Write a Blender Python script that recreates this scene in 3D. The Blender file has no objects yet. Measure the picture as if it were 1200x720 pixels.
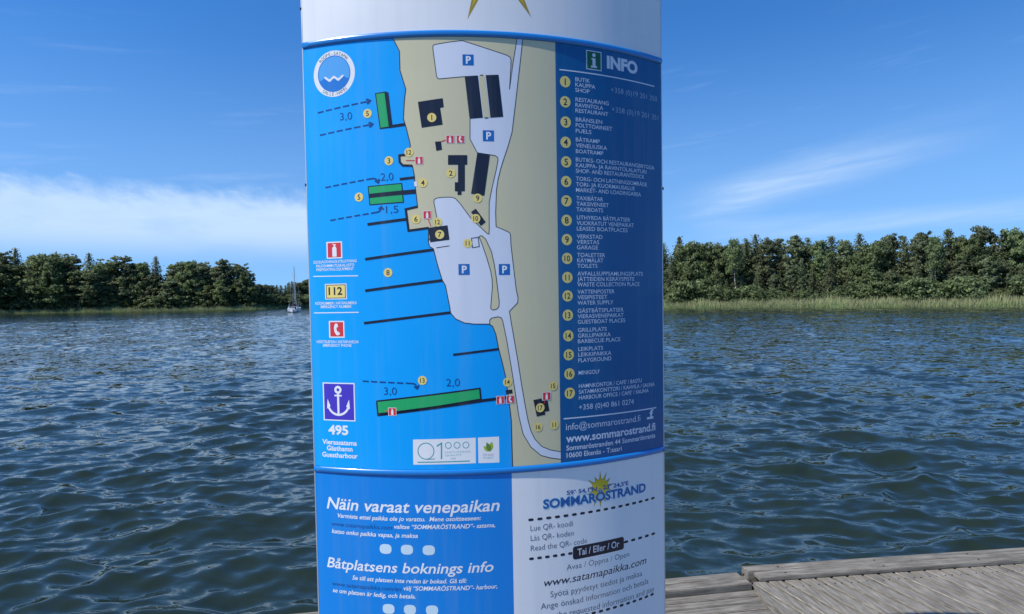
import bpy, bmesh, math, random
import numpy as np
from mathutils import Vector, Matrix
from mathutils.geometry import tessellate_polygon
random.seed(7); RNG = np.random.default_rng(11)
SC = bpy.context.scene
COL = SC.collection
R = math.radians

# ------------------------------------------------------------------ camera
F_PX, IMW, IMH = 730.0, 1200.0, 720.0
PITCH, ROLL, EYE = -0.014383, 0.01702, 2.35
c_f = Vector((0, math.cos(PITCH), math.sin(PITCH)))
c_u0 = Vector((0, -math.sin(PITCH), math.cos(PITCH)))
c_r = Vector((1, 0, 0)) * math.cos(ROLL) - c_u0 * math.sin(ROLL)
c_u = c_u0 * math.cos(ROLL) + Vector((1, 0, 0)) * math.sin(ROLL)
cam_d = bpy.data.cameras.new("camera")
cam = bpy.data.objects.new("camera", cam_d); COL.objects.link(cam)
m = Matrix((c_r, c_u, -c_f)).transposed().to_4x4(); m.translation = (0, 0, EYE)
cam.matrix_world = m
cam_d.sensor_width = 36; cam_d.lens = 36 * F_PX / IMW
cam_d.clip_start = 0.05; cam_d.clip_end = 3000
SC.camera = cam
CAMP = Vector((0, 0, EYE))

# ------------------------------------------------------------------ sky, sun, exposure
SUN_EL = 52.0
sun_h = Vector((-0.883, -0.469, 0)).normalized()
sun_dir = sun_h * math.cos(R(SUN_EL)) + Vector((0, 0, math.sin(R(SUN_EL))))
w = bpy.data.worlds.new("World"); SC.world = w; w.use_nodes = True
nt = w.node_tree; N = nt.nodes; L = nt.links
bg = N["Background"]; bg.inputs["Strength"].default_value = 0.12
sky = N.new("ShaderNodeTexSky"); sky.sky_type = 'NISHITA'; sky.sun_disc = False
sky.sun_elevation = R(SUN_EL); sky.sun_rotation = math.atan2(sun_h.x, sun_h.y)
sky.air_density = 1.0; sky.dust_density = 0.15; sky.ozone_density = 2.6
hsv = N.new("ShaderNodeHueSaturation"); hsv.inputs["Saturation"].default_value = 1.22; hsv.inputs["Value"].default_value = 1.0
L.new(sky.outputs[0], hsv.inputs["Color"])
tint = N.new("ShaderNodeMix"); tint.data_type = 'RGBA'; tint.blend_type = 'MULTIPLY'; tint.inputs["Factor"].default_value = 1.0
L.new(hsv.outputs[0], tint.inputs["A"]); tint.inputs["B"].default_value = (0.60, 0.98, 1.28, 1)
def mth(op, a=None, b=None, c=None, clamp=False):
    n = N.new("ShaderNodeMath"); n.operation = op; n.use_clamp = clamp
    for i, v in enumerate((a, b, c)):
        if v is None: continue
        if isinstance(v, (int, float)): n.inputs[i].default_value = v
        else: L.new(v, n.inputs[i])
    return n.outputs[0]
def rng(v, a, b, c=0.0, d=1.0):
    n = N.new("ShaderNodeMapRange"); n.interpolation_type = 'SMOOTHSTEP'
    L.new(v, n.inputs[0])
    for i, x in enumerate((a, b, c, d)): n.inputs[i + 1].default_value = x
    return n.outputs[0]
tc = N.new("ShaderNodeTexCoord"); sx = N.new("ShaderNodeSeparateXYZ"); L.new(tc.outputs["Generated"], sx.inputs[0])
lift = N.new("ShaderNodeVectorMath"); lift.operation = 'MULTIPLY_ADD'; L.new(tc.outputs["Generated"], lift.inputs[0])
lift.inputs[1].default_value = (1, 1, 0.88); lift.inputs[2].default_value = (0, 0, 0.12); L.new(lift.outputs[0], sky.inputs["Vector"])
az = mth('MULTIPLY', mth('ARCTAN2', sx.outputs[0], sx.outputs[1]), 57.2958)
el = mth('MULTIPLY', mth('ARCSINE', sx.outputs[2]), 57.2958)
def cnoise(kx, ky, shear, scale, detail, seed):
    cx = N.new("ShaderNodeCombineXYZ")
    L.new(mth('MULTIPLY', az, kx), cx.inputs[0])
    L.new(mth('MULTIPLY', mth('ADD', el, mth('MULTIPLY', az, shear)), ky), cx.inputs[1]); cx.inputs[2].default_value = seed
    n = N.new("ShaderNodeTexNoise"); n.inputs["Scale"].default_value = scale; n.inputs["Detail"].default_value = detail
    n.inputs["Roughness"].default_value = 0.62
    L.new(cx.outputs[0], n.inputs["Vector"]); return n.outputs["Fac"]
n1 = cnoise(0.10, 0.28, 0.0, 1.3, 7, 3.1)
n2 = cnoise(0.06, 0.55, -0.10, 1.2, 6, 8.4)
n3 = cnoise(0.5, 0.9, 0.25, 1.0, 6, 1.7)
# broad soft bank of cloud low on the left
top = mth('ADD', el, mth('MULTIPLY', mth('SUBTRACT', n3, 0.5), 2.6))
bank = mth('MULTIPLY', rng(top, 10.0, 7.6), rng(el, 2.8, 6.2))
bank = mth('MULTIPLY', bank, rng(az, -2.0, -12.0))
bank = mth('MULTIPLY', bank, rng(n1, 0.15, 0.55, 0.66, 1.0))
# thin rising streaks on the right
e2 = mth('ADD', el, mth('MULTIPLY', az, -0.19))
str1 = mth('MULTIPLY', mth('MULTIPLY', rng(e2, 2.4, 4.6), rng(e2, 7.4, 4.8)), rng(az, 13.0, 22.0))
str2 = mth('MULTIPLY', mth('MULTIPLY', rng(el, 4.4, 5.2), rng(el, 7.0, 5.6)), rng(az, 15.0, 20.0))
streak = mth('MULTIPLY', mth('ADD', mth('MULTIPLY', mth('MULTIPLY', str1, rng(az, 40.0, 27.0)), 0.6), mth('MULTIPLY', str2, 0.45)), rng(n2, 0.15, 0.75))
wisp = mth('MULTIPLY', mth('MULTIPLY', rng(n2, 0.55, 0.8), rng(el, 3.0, 8.0)), rng(el, 26.0, 12.0, 0.0, 0.22))
cl = mth('ADD', mth('ADD', mth('MULTIPLY', bank, 0.97), streak), wisp, clamp=True)
mx = N.new("ShaderNodeMix"); mx.data_type = 'RGBA'
L.new(cl, mx.inputs["Factor"]); hz = N.new("ShaderNodeMix"); hz.data_type = 'RGBA'; L.new(rng(el, 24.0, 1.0, 0.0, 0.5), hz.inputs["Factor"])
L.new(tint.outputs["Result"], hz.inputs["A"]); hz.inputs["B"].default_value = (2.5, 4.2, 6.7, 1)
L.new(hz.outputs["Result"], mx.inputs["A"]); mx.inputs["B"].default_value = (4.0, 5.4, 7.4, 1)
L.new(mx.outputs["Result"], bg.inputs["Color"])
sd = bpy.data.lights.new("sun", 'SUN'); sd.energy = 4.2; sd.angle = R(0.53); sd.color = (1.0, 0.965, 0.91)
so = bpy.data.objects.new("sun", sd); COL.objects.link(so)
so.rotation_euler = sun_dir.to_track_quat('Z', 'Y').to_euler()
vs = SC.view_settings; vs.view_transform = 'Standard'; vs.look = 'None'; vs.gamma = 1; vs.use_curve_mapping = False
vs.exposure = 0.25

# ------------------------------------------------------------------ helpers
def lin(r, g, b):
    f = lambda c: c / 255 / 12.92 if c / 255 <= 0.04045 else ((c / 255 + 0.055) / 1.055) ** 2.4
    return (f(r), f(g), f(b), 1)
def tag(o, label=None, cat=None, group=None, kind=None):
    if label: o["label"] = label
    if cat: o["category"] = cat
    if group: o["group"] = group
    if kind: o["kind"] = kind
    return o
def empty(name, loc, rz=0.0):
    o = bpy.data.objects.new(name, None); COL.objects.link(o); o.location = loc; o.rotation_euler = (0, 0, rz)
    o.empty_display_size = 0.2
    return o
def link(name, me, parent=None, mats=()):
    o = bpy.data.objects.new(name, me); COL.objects.link(o)
    if parent is not None: o.parent = parent
    for x in mats: me.materials.append(x)
    return o
def np_mesh(name, v, f, smooth=False):
    """v (n,3), f (k,3 or 4) arrays -> mesh"""
    me = bpy.data.meshes.new(name); v = np.asarray(v, np.float32); f = np.asarray(f, np.int32)
    me.vertices.add(len(v)); me.vertices.foreach_set("co", v.ravel())
    k = f.shape[1]; me.loops.add(f.size); me.loops.foreach_set("vertex_index", f.ravel())
    me.polygons.add(len(f)); me.polygons.foreach_set("loop_start", np.arange(0, f.size, k, dtype=np.int32))
    me.polygons.foreach_set("use_smooth", np.full(len(f), smooth)); me.update(calc_edges=True); me.validate(); return me
class MB:
    """collects simple shapes into one mesh"""
    def __init__(s): s.bm = bmesh.new()
    def box(s, x0, x1, y0, y1, z0, z1, bev=0.0, M=None):
        r = bmesh.ops.create_cube(s.bm, size=1)["verts"]
        for v in r: v.co = Vector(((x0 + x1) / 2 + v.co.x * (x1 - x0), (y0 + y1) / 2 + v.co.y * (y1 - y0), (z0 + z1) / 2 + v.co.z * (z1 - z0)))
        if bev:
            es = list({e for v in r for e in v.link_edges})
            g = bmesh.ops.bevel(s.bm, geom=es, offset=bev, segments=2, affect='EDGES', profile=0.6)
            r = list({v for f in g["faces"] for v in f.verts} | {v for v in r if v.is_valid})
        if M is not None:
            for v in r: v.co = M @ v.co
        return r
    def tube(s, p, q, r0, r1=None, n=8):
        p, q = Vector(p), Vector(q); r1 = r0 if r1 is None else r1
        M = Matrix.Translation((p + q) / 2) @ (q - p).to_track_quat('Z', 'Y').to_matrix().to_4x4()
        bmesh.ops.create_cone(s.bm, cap_ends=True, segments=n, radius1=r0, radius2=r1, depth=(q - p).length, matrix=M)
    def build(s, name, mat, parent=None, smooth=False):
        me = bpy.data.meshes.new(name); bmesh.ops.recalc_face_normals(s.bm, faces=s.bm.faces); s.bm.to_mesh(me); s.bm.free()
        if smooth:
            for p in me.polygons: p.use_smooth = True
            try: me.set_sharp_from_angle(angle=R(40))
            except Exception: pass
        return link(name, me, parent, [mat])
def mat(name, col, rough=0.5, spec=0.5, metal=0.0, coat=0.0, mottle=0.0, mscale=8.0):
    x = bpy.data.materials.new(name); x.use_nodes = True; t = x.node_tree; b = t.nodes["Principled BSDF"]
    b.inputs["Base Color"].default_value = col; b.inputs["Roughness"].default_value = rough
    b.inputs["Specular IOR Level"].default_value = spec; b.inputs["Metallic"].default_value = metal
    b.inputs["Coat Weight"].default_value = coat; b.inputs["Coat Roughness"].default_value = 0.08
    if mottle:
        tcx = t.nodes.new("ShaderNodeTexCoord"); n = t.nodes.new("ShaderNodeTexNoise")
        n.inputs["Scale"].default_value = mscale; n.inputs["Detail"].default_value = 5
        t.links.new(tcx.outputs["Object"], n.inputs["Vector"])
        r = t.nodes.new("ShaderNodeMapRange"); t.links.new(n.outputs["Fac"], r.inputs[0])
        r.inputs[1].default_value = .3; r.inputs[2].default_value = .7; r.inputs[3].default_value = 1 - mottle; r.inputs[4].default_value = 1.0
        mm = t.nodes.new("ShaderNodeMix"); mm.data_type = 'RGBA'; mm.blend_type = 'MULTIPLY'; mm.inputs["Factor"].default_value = 1
        mm.inputs["A"].default_value = col; t.links.new(r.outputs[0], mm.inputs["B"]); t.links.new(mm.outputs["Result"], b.inputs["Base Color"])
        r2 = t.nodes.new("ShaderNodeMapRange"); t.links.new(n.outputs["Fac"], r2.inputs[0])
        r2.inputs[1].default_value = .3; r2.inputs[2].default_value = .7; r2.inputs[3].default_value = rough * 0.8; r2.inputs[4].default_value = min(1, rough * 1.3)
        t.links.new(r2.outputs[0], b.inputs["Roughness"])
    return x

# ------------------------------------------------------------------ water
def water_z(x, y, sp):
    """wind chop: sum of sharp-crested waves; sp = local mesh spacing (waves finer than the mesh are dropped)"""
    g = np.random.default_rng(5); z = np.zeros_like(x); dx = np.zeros_like(x); dy = np.zeros_like(x)
    for i in range(84):
        lam = 0.20 * (1.55 / 0.20) ** (g.random() ** 0.85)
        th = math.pi / 2 + g.normal(0.22, 0.55)
        k = 2 * math.pi / lam; kx, ky = k * math.cos(th), k * math.sin(th)
        a = 0.0058 * (lam / 0.9) ** 0.95 * (0.6 + 0.8 * g.random())
        wgt = np.clip(lam / (2.2 * sp) - 1.0, 0, 1)
        p = kx * x + ky * y + g.random() * 6.283
        cs, sn = np.cos(p) * wgt, np.sin(p) * wgt
        z += a * cs; dx -= a * 1.0 * math.cos(th) * sn; dy -= a * 1.0 * math.sin(th) * sn
    # groups of higher and lower water
    env = 0.75 + 0.35 * np.sin(0.9 * x + 0.35 * y + 1) * np.sin(0.5 * y - 0.3 * x)
    return z * env, dx * env, dy * env
def build_water():
    fr = np.radians(np.linspace(-46, 46, 900)); bk = np.radians(np.linspace(46, 314, 64))[1:-1]
    th = np.concatenate([fr, bk])
    r = np.concatenate([F_PX * EYE / np.arange(760, 62, -0.9), np.arange(27.8, 112, 0.34), np.arange(112.5, 225, 0.55), np.arange(226, 280, 2.0), [295, 320, 350, 420, 520]])
    r = np.concatenate([[0.02, 1.0], r])
    TH, RR = np.meshgrid(th, r); X = RR * np.sin(TH); Y = RR * np.cos(TH)
    dr = np.gradient(r)[:, None] * np.ones_like(TH); dth = np.where(np.abs(TH) <= R(46.01), R(92) / 900, R(268) / 63)
    spx = np.maximum(dr, RR * dth)
    Z, DX, DY = water_z(X, Y, spx)
    V = np.stack([X + DX, Y + DY, Z], -1).reshape(-1, 3)
    nr, nc = TH.shape; i = np.arange(nr - 1)[:, None] * nc; j = np.arange(nc)[None]; j2 = (j + 1) % nc
    Fq = np.stack([i + j, i + nc + j, i + nc + j2, i + j2], -1).reshape(-1, 4)[:, ::-1]
    return np_mesh("water", V, Fq, True)
wm = bpy.data.materials.new("bay water"); wm.use_nodes = True; t = wm.node_tree; b = t.nodes["Principled BSDF"]
b.inputs["Base Color"].default_value = (0.016, 0.026, 0.0165, 1); b.inputs["Roughness"].default_value = 0.04; b.inputs["IOR"].default_value = 1.333
tcx = t.nodes.new("ShaderNodeTexCoord")
def wn(sx_, sy_, scale, det):
    mp = t.nodes.new("ShaderNodeMapping"); mp.inputs["Scale"].default_value = (sx_, sy_, 1); mp.inputs["Rotation"].default_value = (0, 0, R(10))
    t.links.new(tcx.outputs["Object"], mp.inputs[0]); n = t.nodes.new("ShaderNodeTexNoise"); n.inputs["Scale"].default_value = scale
    n.inputs["Detail"].default_value = det; n.inputs["Roughness"].default_value = 0.55; n.inputs["Distortion"].default_value = 0.4
    t.links.new(mp.outputs[0], n.inputs["Vector"]); return n.outputs["Fac"]
geo = t.nodes.new("ShaderNodeNewGeometry")
def vmath(op, a_, b_=None):
    n = t.nodes.new("ShaderNodeVectorMath"); n.operation = op
    for i_, v_ in enumerate((a_, b_)):
        if v_ is None: continue
        if isinstance(v_, tuple): n.inputs[i_].default_value = v_
        else: t.links.new(v_, n.inputs[i_])
    return n.outputs[0]
def ripple(sx_, sy_, scale, det, kx, ky):
    wn(sx_, sy_, scale, det); n = t.nodes[-1]
    return vmath('MULTIPLY', vmath('SUBTRACT', n.outputs["Color"], (0.5, 0.5, 0.5)), (kx, ky, 0.0))
# small ripples and cat's paws tilt the surface normal; the swell itself is modelled
nn_ = vmath('ADD', vmath('ADD', geo.outputs["Normal"], ripple(0.5, 1.0, 6.0, 4, 0.52, 0.80)), ripple(0.45, 1.0, 1.6, 3, 0.22, 0.36))
t.links.new(vmath('NORMALIZE', nn_), b.inputs["Normal"])
wo = link("water", build_water(), None, [wm]); tag(wo, kind="structure")

# ------------------------------------------------------------------ far land
SHORE = [(-480, 40), (-300, 120), (-200, 182), (-160, 200), (-101, 206), (-90, 207), (-83, 216), (-80, 238), (-60, 252), (-20, 256), (4, 245), (16, 200),
         (18, 150), (25, 112), (48, 97.5), (69, 84), (110, 60), (180, 20), (320, -60)]
def shore_samples(step=1.0):
    P = []
    for (a, b_) in zip(SHORE[:-1], SHORE[1:]):
        n = max(1, int(math.dist(a, b_) / step))
        for i in range(n):
            u = i / n; P.append((a[0] + (b_[0] - a[0]) * u, a[1] + (b_[1] - a[1]) * u))
    P.append(SHORE[-1]); return np.array(P)
SP = shore_samples(4.0)
def inland(p, d):
    p = np.asarray(p, float); n = np.linalg.norm(p, axis=-1, keepdims=True); return p * (1 + d / n)
rows = [(-6, -0.9), (0, -0.12), (2.5, 0.18), (8, 0.5), (25, 1.2), (80, 2.5), (400, 6)]
V = []; 
for d, z in rows:
    q = inland(SP, d); jz = 0.08 * np.sin(SP[:, 0] * 0.31) + 0.05 * np.sin(SP[:, 1] * 0.77)
    V.append(np.column_stack([q, z + jz * (d > 0)]))
V = np.concatenate(V); n = len(SP)
FQ = [[r_ * n + i, r_ * n + i + 1, (r_ + 1) * n + i + 1, (r_ + 1) * n + i] for r_ in range(len(rows) - 1) for i in range(n - 1)]
grass_m = mat("shore soil and grass", (0.045, 0.06, 0.022, 1), 0.95, 0.1, mottle=0.5, mscale=0.4)
land = link("ground", np_mesh("ground", V, np.array(FQ)[:, ::-1], True), None, [grass_m]); tag(land, kind="structure")

def foliage_mat(name, col, var=0.4, trans=0.5):
    x = bpy.data.materials.new(name); x.use_nodes = True; t = x.node_tree; t.nodes.clear()
    out = t.nodes.new("ShaderNodeOutputMaterial"); d = t.nodes.new("ShaderNodeBsdfDiffuse"); tr = t.nodes.new("ShaderNodeBsdfTranslucent")
    ms = t.nodes.new("ShaderNodeMixShader"); ms.inputs[0].default_value = trans
    at = t.nodes.new("ShaderNodeAttribute"); at.attribute_name = "tint"; oi = t.nodes.new("ShaderNodeObjectInfo")
    h = t.nodes.new("ShaderNodeHueSaturation"); h.inputs["Color"].default_value = (*col, 1)
    def mr(src, a, b_):
        n = t.nodes.new("ShaderNodeMapRange"); t.links.new(src, n.inputs[0]); n.inputs[3].default_value = a; n.inputs[4].default_value = b_; return n.outputs[0]
    t.links.new(mr(oi.outputs["Random"], 0.495, 0.522), h.inputs["Hue"])
    mu = t.nodes.new("ShaderNodeMath"); mu.operation = 'MULTIPLY'
    t.links.new(mr(at.outputs["Fac"], 1 - var, 1 + var), mu.inputs[0]); t.links.new(mr(oi.outputs["Random"], 0.8, 1.25), mu.inputs[1])
    t.links.new(mu.outputs[0], h.inputs["Value"]); h.inputs["Saturation"].default_value = 0.95
    t.links.new(h.outputs[0], d.inputs[0]); t.links.new(h.outputs[0], tr.inputs[0])
    t.links.new(d.outputs[0], ms.inputs[1]); t.links.new(tr.outputs[0], ms.inputs[2]); t.links.new(ms.outputs[0], out.inputs[0])
    return x
M_SPRUCE = foliage_mat("spruce needles", (0.225, 0.260, 0.135))
M_PINE = foliage_mat("pine needles", (0.240, 0.275, 0.145))
M_LEAF = foliage_mat("alder and birch leaves", (0.215, 0.260, 0.115))
M_REED = foliage_mat("reed blades", (0.43, 0.45, 0.22), 0.3, 0.3)
M_BARK = mat("grey brown bark", (0.10, 0.075, 0.055, 1), 0.9, 0.2, mottle=0.5, mscale=3)
M_PBARK = mat("pine bark", (0.23, 0.14, 0.085, 1), 0.9, 0.2, mottle=0.5, mscale=3)
M_BIRCH = mat("birch bark", (0.55, 0.52, 0.47, 1), 0.8, 0.2, mottle=0.6, mscale=4)

def leaf_mesh(name, C, S, rng_, flat=0.0, D=None, NR=None):
    """irregular 4-sided leaf tufts at centres C (n,3) with sizes S; D optional long direction; NR the way the foliage faces there"""
    n = len(C)
    a = rng_.normal(size=(n, 3)) if D is None else D + 0.35 * rng_.normal(size=(n, 3)); a /= np.linalg.norm(a, axis=1, keepdims=True)
    b_ = rng_.normal(size=(n, 3)); b_[:, 2] *= (1 - flat)
    b_ -= (b_ * a).sum(1, keepdims=True) * a; b_ /= np.linalg.norm(b_, axis=1, keepdims=True) + 1e-6
    NR = NR / (np.linalg.norm(NR, axis=1, keepdims=True) + 1e-6) + 0.45 * rng_.normal(size=(n, 3)); NR /= np.linalg.norm(NR, axis=1, keepdims=True)
    fl = np.where((np.cross(a, b_) * NR).sum(1, keepdims=True) < 0, -1.0, 1.0); b_ = b_ * fl
    S = S[:, None]; asp = 0.45 + 0.35 * rng_.random((n, 1))
    j = lambda: 0.75 + 0.5 * rng_.random((n, 1))
    v = np.stack([C - a * S * j(), C - b_ * S * asp * j(), C + a * S * j(), C + b_ * S * asp * j()], 1).reshape(-1, 3)
    f = np.arange(n * 4).reshape(n, 4); me = np_mesh(name, v, f, True)
    me.normals_split_custom_set_from_vertices(np.repeat(NR, 4, 0).tolist())
    at = me.attributes.new("tint", 'FLOAT', 'FACE'); at.data.foreach_set("value", rng_.random(n).astype(np.float32)); return me
def limb_mesh(name, segs):
    mb = MB()
    for p, q, r0, r1 in segs: mb.tube(p, q, r0, r1, 7)
    me = bpy.data.meshes.new(name); mb.bm.to_mesh(me); mb.bm.free()
    for p in me.polygons: p.use_smooth = True
    return me
def spruce(H, rad, seed):
    g = np.random.default_rng(seed); C = []; S = []; D = []; segs = []
    nseg = 6; cx = g.normal(0, 0.06, (nseg + 1, 2)).cumsum(0) * 0.6
    tp = [(cx[i, 0], cx[i, 1], H * i / nseg) for i in range(nseg + 1)]
    for i in range(nseg): segs.append((tp[i], tp[i + 1], 0.17 * (1 - i / nseg) + 0.02, 0.17 * (1 - (i + 1) / nseg) + 0.02))
    z = H * 0.06
    while z < H * 0.995:
        u = z / H; Lm = rad * (1 - u) ** 0.85 * (0.75 + 0.5 * g.random()) + 0.12
        nb_ = int(5 + 3 * (1 - u)); ph = g.random() * 6.28
        for k in range(nb_):
            a = ph + k * 6.283 / nb_ + g.normal(0, 0.25); Lk = Lm * (0.6 + 0.65 * g.random())
            m_ = max(3, int(Lk * 5.5)); droop = 0.35 + 0.35 * g.random()
            for s in np.linspace(0.15, 1, m_):
                rr = Lk * s
                p = np.array([math.cos(a) * rr, math.sin(a) * rr, z - droop * rr * (0.4 + 0.25 * s) + 0.12 * s * s * Lk])
                for q in range(3):
                    C.append(p + g.normal(0, 0.11 + 0.06 * s, 3)); S.append(0.19 * (0.6 + 0.7 * g.random()) * (0.7 + 0.5 * (1 - u))); D.append((math.cos(a), math.sin(a), -0.45))
            if u < 0.75 and k % 2 == 0: segs.append(((0, 0, z), (math.cos(a) * Lk * 0.8, math.sin(a) * Lk * 0.8, z - droop * Lk * 0.35), 0.03, 0.008))
        z += H * (0.021 + 0.014 * g.random()) * (0.7 + 0.5 * (1 - u))
    for q in range(14): C.append(np.array([cx[-1, 0], cx[-1, 1], H * 0.97]) + g.normal(0, 1, 3) * (0.06, 0.06, 0.2)); S.append(0.16); D.append((0, 0, 1))
    C = np.array(C); NR = np.column_stack([C[:, :2], 0.35 + 0.2 * np.hypot(C[:, 0], C[:, 1])])
    return leaf_mesh("crown", C, np.array(S), g, 0.3, np.array(D), NR), limb_mesh("trunk", segs), M_SPRUCE, M_BARK
def clumpy(H, rad, seed, base, nlimb, mleaf, mbark, leaf=0.26, dens=1.0, flat=0.62, tr=0.2):
    """trunk with limbs, each ending in ragged clumps of foliage"""
    g = np.random.default_rng(seed); C = []; S = []; NRM = []; segs = []
    n = 7; cx = np.vstack([[0, 0], g.normal(0, 0.1, (n, 2)).cumsum(0)])
    tp = [np.array([cx[i, 0], cx[i, 1], H * 0.93 * i / n]) for i in range(n + 1)]
    for i in range(n): segs.append((tp[i], tp[i + 1], tr * (1 - 0.85 * i / n), tr * (1 - 0.85 * (i + 1) / n)))
    for k in range(nlimb):
        u = base + (0.97 - base) * (k + g.random()) / nlimb; o = tp[min(n - 1, int(u * n))] * 0.5 + tp[min(n, int(u * n) + 1)] * 0.5; o = np.array([o[0], o[1], H * u * 0.95])
        prof = math.sin(math.pi * min(1, 0.22 + 0.80 * (u - base) / (1 - base))) ** 0.6
        a = k * 2.4 + g.normal(0, 0.4); Lk = rad * prof * (0.55 + 0.6 * g.random()); rise = 0.25 + 0.5 * g.random()
        e = o + np.array([math.cos(a) * Lk, math.sin(a) * Lk, Lk * rise])
        segs.append((o, o * 0.45 + e * 0.55 + np.array([0, 0, 0.1]), tr * 0.3 * (1.1 - u), tr * 0.17 * (1.1 - u))); segs.append((o * 0.45 + e * 0.55 + np.array([0, 0, 0.1]), e, tr * 0.17 * (1.1 - u), 0.008))
        for c_ in range(6 + int(4 * Lk)):
            s = 0.35 + 0.75 * g.random(); cc = o + (e - o) * s + g.normal(0, 0.36 * (0.5 + Lk / rad), 3); cr = (0.22 + 0.30 * g.random() ** 1.5) * (0.75 + 0.12 * rad)
            m_ = int(34 * dens * cr / 0.55); d = g.normal(size=(m_, 3)); d /= np.linalg.norm(d, axis=1, keepdims=True)
            p = cc + d * (cr * (0.35 + 0.75 * g.random((m_, 1)) ** 0.6)) * np.array([1.2, 1.2, flat])
            C.append(p); NRM.append(0.6 * (p - cc) / cr + 0.7 * np.array([cc[0], cc[1], 0.6]) / max(0.5, rad)); S.append(leaf * (0.5 + 0.8 * g.random(m_)))
    return leaf_mesh("crown", np.concatenate(C), np.concatenate(S), g, 0.25, None, np.concatenate(NRM)), limb_mesh("trunk", segs), mleaf, mbark
PROTO = {
    "spruce": [spruce(11, 3.4, 1), spruce(12, 3.0, 2), spruce(10, 3.5, 3), spruce(12.5, 3.1, 4)],
    "pine": [clumpy(11, 2.7, 21, 0.30, 26, M_PINE, M_PBARK, 0.18, 1.6, 0.5), clumpy(12, 2.4, 22, 0.34, 26, M_PINE, M_PBARK, 0.18, 1.6, 0.5), clumpy(10.5, 3.0, 23, 0.26, 28, M_PINE, M_PBARK, 0.18, 1.6, 0.5)],
    "broad": [clumpy(9.5, 2.8, 31, 0.12, 32, M_LEAF, M_BARK, 0.18, 1.6, 0.85), clumpy(10.5, 2.4, 32, 0.16, 30, M_LEAF, M_BARK, 0.18, 1.6, 0.9), clumpy(8.5, 3.0, 33, 0.10, 34, M_LEAF, M_BARK, 0.18, 1.6, 0.8)],
    "birch": [clumpy(12, 1.6, 41, 0.48, 22, M_LEAF, M_BIRCH, 0.16, 0.9, 1.0, 0.15)],
    "shrub": [clumpy(3.6, 2.1, 51, 0.03, 20, M_LEAF, M_BARK, 0.2, 0.9, 0.8, 0.07), clumpy(3.0, 1.9, 52, 0.03, 20, M_LEAF, M_BARK, 0.2, 0.9, 0.8, 0.07)],
}
NAMES = {"spruce": "spruce_tree", "pine": "pine_tree", "broad": "broadleaf_tree", "birch": "birch_tree", "shrub": "shrub"}
for k, lst in PROTO.items():
    for cr, tk, ml, mb_ in lst: cr.materials.append(ml); tk.materials.append(mb_)
def land_z(x, y):
    p = np.array([x, y]); d = np.linalg.norm(SP - p, axis=1); i = d.argmin(); s = np.linalg.norm(p) - np.linalg.norm(SP[i])
    return float(np.interp(s, [r_[0] for r_ in rows], [r_[1] for r_ in rows])) - 0.1
def tree(kind, x, y, h, label, group, var=None, wid=1.0):
    lst = PROTO[kind]; cr, tk, ml, mb_ = lst[(random.randrange(len(lst)) if var is None else var) % len(lst)]
    h0 = max(v.co.z for v in cr.vertices) if "h" not in cr else cr["h"]; cr["h"] = h0
    t_ = empty(NAMES[kind], (x, y, land_z(x, y)), random.random() * 6.28); s = h / h0; t_.scale = (s * wid, s * wid, s)
    tag(t_, label, "shrub" if kind == "shrub" else "tree", group)
    link("trunk", tk, t_); link("crown", cr, t_)
    return t_
def px_at(px, depth):
    return ((px - 600) / F_PX * depth, depth)
def shore_depth(px):
    tx = (px - 600) / F_PX; best = None
    for a, b_ in zip(SHORE[:-1], SHORE[1:]):
        fa, fb = a[0] - tx * a[1], b_[0] - tx * b_[1]
        if fa * fb <= 0 and fa != fb:
            u = fa / (fa - fb); y = a[1] + (b_[1] - a[1]) * u
            if y > 0 and (best is None or y < best): best = y
    return best or 100
def stand(px, back, top_y, kind, label, group, var=None, wid=1.0):
    """a tree whose trunk stands BACK metres behind the waterline in the direction of column px and reaches image row top_y"""
    d = shore_depth(px) + back; x, y = px_at(px, d); hz = 349.5 + math.tan(ROLL) * -(px - 600)
    z = EYE + (hz - top_y) * d / F_PX
    return tree(kind, x, y, z - land_z(x, y), label, group, var, wid)

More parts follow.
